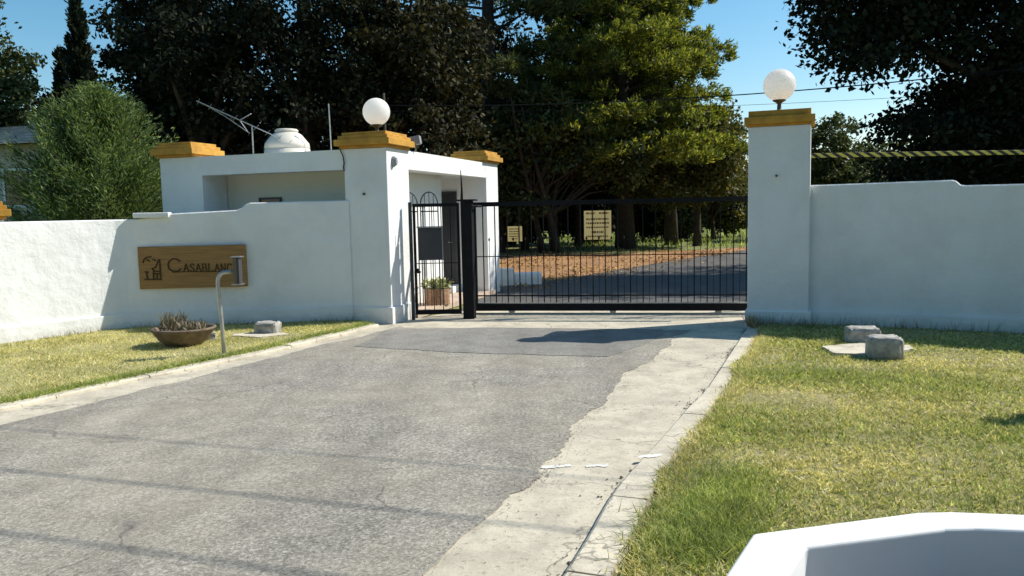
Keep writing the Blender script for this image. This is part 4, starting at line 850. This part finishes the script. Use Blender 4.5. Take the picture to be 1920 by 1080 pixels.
# ================================================================== FAR HOUSE, FAR BITS
fh = empty('far_house', (-17.3, 26.5, 0), R(-14), 'grey tiled house roof behind the feathery conifer at far left', 'house')
Geo().box(-3.4, 2.6, 0, 4.0, -0.03, 4.15).build('wall', M_FARWALL, fh)
def roofplane(z0, z1, x0, x1, y0, y1, nm):
    rf = obj(nm, [(x0, y0, z0), (x1, y0, z0), (x1 - 0.5, y1, z1), (x0 + 0.5, y1, z1)], [(0, 1, 2, 3)], M_ROOFT, fh); rows = 7
    for i in range(rows):
        t0, t1 = i / rows, (i + 1) / rows; ya, yb = y0 + (y1 - y0) * t0, y0 + (y1 - y0) * t1; za, zb = z0 + (z1 - z0) * t0, z0 + (z1 - z0) * t1; xa, xb = x0 + 0.5 * t0, x1 - 0.5 * t0; xc, xd = x0 + 0.5 * t1, x1 - 0.5 * t1
        obj('tile_course', [(xa, ya - 0.02, za + 0.05), (xb, ya - 0.02, za + 0.05), (xd, yb, zb + 0.012), (xc, yb, zb + 0.012), (xa, ya - 0.02, za + 0.004), (xb, ya - 0.02, za + 0.004)], [(0, 1, 2, 3), (4, 5, 1, 0)], M_ROOFT, rf)
roofplane(4.12, 5.0, -3.8, 3.0, -0.45, 2.0, 'roof'); roofplane(4.12, 5.0, -3.8, 3.0, 4.45, 2.0, 'roof')
Geo().box(1.2, 1.42, 0.9, 1.15, 4.4, 4.98).build('chimney', M_STONE, fh)
w = Geo().box(0.9, 1.9, -0.012, 0.02, 2.2, 3.3).build('window', M_GLASS, fh)
g = Geo(); g.box(0.82, 0.9, -0.03, 0.02, 2.12, 3.38); g.box(1.9, 1.98, -0.03, 0.02, 2.12, 3.38); g.box(0.9, 1.9, -0.03, 0.02, 3.3, 3.38); g.box(0.9, 1.9, -0.03, 0.02, 2.12, 2.2); g.build('frame', M_WHITE, w)
wp = empty('white_post', (9.7, 47.0, 0), 0, 'thin white post standing on the grass beyond the gate', 'post'); Geo().tube([(0, 0, -0.03), (0, 0, 1.75)], 0.07, 8).build('shaft', M_WHITE, wp); Geo().lathe([(0.09, 1.74), (0.09, 1.78), (0.02, 1.83)], 8).build('cap', M_WHITE, wp)
wh = empty('far_hut', (9.2, 60.5, 0), R(-30), 'small sunlit white hut glimpsed far beyond the gate', 'hut'); Geo().box(-0.45, 0.45, 0, 0.9, -0.03, 1.9).build('wall', M_FARWALL, wh)
obj('roof', [(-0.55, -0.1, 1.88), (0.55, -0.1, 1.88), (0.55, 1.0, 1.88), (-0.55, 1.0, 1.88), (-0.55, 0.45, 2.2), (0.55, 0.45, 2.2)], [(0, 1, 5, 4), (2, 3, 4, 5), (0, 4, 3), (1, 2, 5)], M_ROOFT, wh); Geo().box(-0.25, 0.25, -0.01, 0.02, 0, 1.6).build('door', M_DOOR, wh)

# ================================================================== GRASS AND SMALL STUFF
def inpoly(x, y, poly):
    c = np.zeros(len(x), bool); n = len(poly)
    for i in range(n):
        x1, y1 = poly[i]; x2, y2 = poly[(i + 1) % n]
        if y1 == y2: continue
        c ^= ((y1 > y) != (y2 > y)) & (x < (x2 - x1) * (y - y1) / (y2 - y1) + x1)
    return c
def blades(name, label, x, y, z, h, w, m, rng, lean=1.0):
    n = len(x); a = rng.uniform(0, 2 * np.pi, n); l = rng.normal(0, lean, (n, 2)) * h[:, None]
    b = np.stack([np.cos(a), np.sin(a), np.zeros(n)], 1) * w[:, None]; p = np.stack([x, y, np.full(n, z) if np.isscalar(z) else z], 1)
    v = np.stack([p - b, p + b, p + np.concatenate([l, h[:, None]], 1)], 1).reshape(-1, 3)
    o = np_mesh(name, v, 3, m); return tag(o, label, 'grass', kind='stuff')
def scatter(poly, box, n, rng, dist_bias=None):
    x = rng.uniform(box[0], box[1], n); y = rng.uniform(box[2], box[3], n); k = inpoly(x, y, poly); x, y = x[k], y[k]
    vis = (np.abs(x) < 0.85 * y + 1.2)
    for q in SLABS: vis &= ~inpoly(x, y, q)
    return x[vis], y[vis]
SLABS = [[(3.40, 8.72), (3.38, 8.25), (3.75, 8.15), (4.28, 8.42), (4.34, 8.66), (3.9, 8.85)], [(-3.75, 10.55), (-3.3, 10.35), (-2.95, 10.55), (-3.2, 10.75), (-3.75, 10.7)]]
rng = np.random.default_rng(123)
xs, ys = [], []
for box, n in (((-0.2, 5.6, 2.2, 5.5), 245000), ((0.5, 7.0, 5.5, 7.5), 160000), ((1, 8.5, 7.5, 11), 150000)):
    a, b = scatter(LAWN_R, box, n, rng); xs.append(a); ys.append(b)
x = np.concatenate(xs); y = np.concatenate(ys); pt_ = np.sin(x * 2.3 + 1.3 * np.sin(y * 1.9)) * 0.5 + np.sin(y * 3.3 + x) * 0.5
cl = np.sin(x * 17 + 3 * np.sin(y * 11)) * np.sin(y * 15 + 2.5 * np.sin(x * 13)); kp = rng.uniform(0, 1, len(x)) < 0.62 + 0.45 * cl; x, y, pt_ = x[kp], y[kp], pt_[kp]
h = rng.uniform(0.012, 0.038, len(x)) * (1 + 0.3 * pt_); green = rng.uniform(0, 1, len(x)) < 0.36 + 0.3 * pt_
k = green; blades('lawn_grass', 'short sunlit dry grass of the right lawn', x[~k], y[~k], 0.04, h[~k], 0.0026 + 0.0005 * y[~k], M_GRASS, rng)
blades('lawn_grass', 'greener tufts mixed into the right lawn', x[k], y[k], 0.04, h[k] * 1.25, 0.0026 + 0.0005 * y[k], M_GRASSG, rng)
a, b = scatter(LAWN_L, (-9, -1.8, 5.5, 12.2), 150000, rng); k = rng.uniform(0, 1, len(a)) < 0.10; h = rng.uniform(0.012, 0.038, len(a))
blades('lawn_grass', 'short sunlit dry grass of the left lawn', a[~k], b[~k], 0.04, h[~k], 0.0022 + 0.0004 * b[~k], M_GRASS, rng)
blades('lawn_grass', 'greener tufts mixed into the left lawn', a[k], b[k], 0.04, h[k] * 1.2, 0.0022 + 0.0004 * b[k], M_GRASSG, rng)
# rank green grass at the kerb, near right
n = 9000; t = rng.uniform(0, 1, n); ex = 0.44 + 0.55 * t + rng.normal(0.34, 0.15, n); ey = 3.45 + 1.25 * t + rng.normal(0, 0.1, n); kk = rng.uniform(0, 1, n) < np.clip(1.2 - t, 0, 1)
blades('kerb_grass', 'long green grass leaning over the kerb near the planter', ex[kk], ey[kk], 0.04, rng.uniform(0.03, 0.08, kk.sum()), np.full(kk.sum(), 0.0035), M_GRASSG, rng, 0.9)
# straggling edge blades along both kerbs
ka = smooth_path(KERB_R[1:], 0.02); i_ = rng.integers(0, len(ka), 7000); ex = ka[i_, 0] + rng.normal(0.10, 0.05, 7000); ey = ka[i_, 1] + rng.normal(0, 0.05, 7000)
blades('kerb_grass', 'thin grass straggling over the right kerb', ex, ey, 0.035, rng.uniform(0.02, 0.06, 7000), np.full(7000, 0.004), M_GRASS, rng, 1.0)
ka = smooth_path(KERB_L[1:], 0.02); i_ = rng.integers(0, len(ka), 6000); ex = ka[i_, 0] - rng.normal(0.03, 0.05, 6000); ey = ka[i_, 1] + rng.normal(0, 0.05, 6000)
blades('kerb_grass', 'thin grass straggling over the left kerb', ex, ey, 0.035, rng.uniform(0.02, 0.06, 6000), np.full(6000, 0.004), M_GRASSG, rng, 1.0)
# weeds at the foot of walls
wa = np.array(smooth_path([(3.15, 10.66), (3.9, 10.45)] + WALL_R[1:5], 0.02)); i_ = (len(wa) * rng.uniform(0, 1, 900) ** 3.2).astype(int).clip(0, len(wa) - 1)
blades('wall_weeds', 'dry weeds growing along the foot of the right wall', wa[i_, 0], wa[i_, 1] - np.abs(rng.normal(0.12, 0.1, 900)), 0.03, rng.uniform(0.05, 0.2, 900), np.full(900, 0.005), M_WEED, rng, 0.35)
wa = np.array(smooth_path(WALL_L[2:], 0.02)); i_ = (np.clip(rng.choice([0.2, 0.45, 0.7, 0.93], 500) + rng.normal(0, 0.05, 500), 0, 0.999) * len(wa)).astype(int)
blades('wall_weeds', 'dry weeds growing along the foot of the left wall', wa[i_, 0], wa[i_, 1] - np.abs(rng.normal(0.1, 0.08, 500)), 0.03, rng.uniform(0.03, 0.12, 500), np.full(500, 0.005), M_WEED, rng, 0.4)
# grit and crumbs along the kerb joint and over the gutter
ja = smooth_path(JOINT_R[1:], 0.01); n = 420; i_ = (np.clip(rng.choice(rng.uniform(0, 1, 14), n) + rng.normal(0, 0.025, n), 0, 0.999) * len(ja)).astype(int); gp_ = []
for q in range(n):
    near = rng.uniform() < 0.85; c_ = np.array([ja[i_[q], 0] - (abs(rng.normal(0, 0.03)) if near else abs(rng.normal(0.25, 0.2))), ja[i_[q], 1], 0.004]); s_ = rng.uniform(0.002, 0.008) * (2.0 if rng.uniform() < 0.05 else 1)
    a_ = rng.uniform(0, 6.28); tri = [c_ + s_ * np.array([math.cos(a_ + 2.1 * j) * rng.uniform(0.7, 1.3), math.sin(a_ + 2.1 * j) * rng.uniform(0.7, 1.3), 0]) for j in range(3)]; top_ = c_ + np.array([0, 0, s_ * rng.uniform(0.5, 1.0)])
    for j in range(3): gp_ += [tri[j], tri[(j + 1) % 3], top_]
gr_ = np_mesh('grit', np.array(gp_), 3, M_PEBBLE); tag(gr_, 'dark crumbs of soil and grit along the kerb joint', 'grit', kind='stuff')
E_ = np.array(ROAD_EDGE); n = 1500; i_ = rng.integers(0, len(E_), n); c_ = np.stack([E_[i_, 0] + rng.normal(0.02, 0.07, n), E_[i_, 1] + rng.normal(0, 0.03, n), np.full(n, 0.0075)], 1); s_ = rng.uniform(0.002, 0.007, n); a_ = rng.uniform(0, 6.28, n); cr_ = []
for j in range(3):
    p0 = c_ + np.stack([np.cos(a_ + 2.1 * j), np.sin(a_ + 2.1 * j), np.zeros(n)], 1) * s_[:, None]; p1 = c_ + np.stack([np.cos(a_ + 2.1 * (j + 1)), np.sin(a_ + 2.1 * (j + 1)), np.zeros(n)], 1) * s_[:, None]
    cr_.append(np.stack([p0, p1, c_ + np.array([0, 0, 1]) * s_[:, None] * 0.8], 1).reshape(-1, 3))
tag(np_mesh('asphalt_crumbs', np.concatenate(cr_), 3, M_CRUMB), 'loose asphalt crumbs along the broken road edge', 'gravel', kind='stuff')
# fallen leaves inside the gate
n = 16000; lx_ = rng.uniform(-5, 13, n); ly = rng.uniform(16.5, 33, n); k = (lx_ < 1.4 + (ly - 18.5) * 0.62 + rng.exponential(0.5, n)) & (rng.uniform(0, 1, n) < 0.55 + 0.45 * np.sin(lx_ * 1.3 + 2 * np.sin(ly * 0.8))); lv = leaves(np.stack([lx_[k], ly[k], rng.uniform(0.0, 0.03, k.sum())], 1), rng.normal(size=(k.sum(), 3)) * [1, 1, 0.2], rng.uniform(0.04, 0.1, k.sum()), rng.uniform(0.03, 0.06, k.sum()), rng)
tag(np_mesh('fallen_leaves', lv, 4, M_DRYLEAF), 'brown fallen leaves on the ground beyond the gate', 'leaves', kind='stuff')
n = 14000; lx_ = rng.uniform(2, 40, n); ly = rng.uniform(34, 62, n)
blades('field_grass', 'bright rough grass on the rise far beyond the gate', lx_, ly, -0.03, rng.uniform(0.05, 0.3, n), np.full(n, 0.03), M_GRASSG, rng, 0.5)
# small shrub at the right edge
broadleaf('small_shrub', 'small dark shrub at the right edge of the lawn', (3.88, 5.66), 0.36, [(3.88, 5.66, 0.2, 0.13, 0.14, 0.15)], M_LF_MID, 30, 40, 0.045, (0.05, 0.09), 0.012, 111, limbs=0, zmin=0.06, cat='shrub', stems=3)
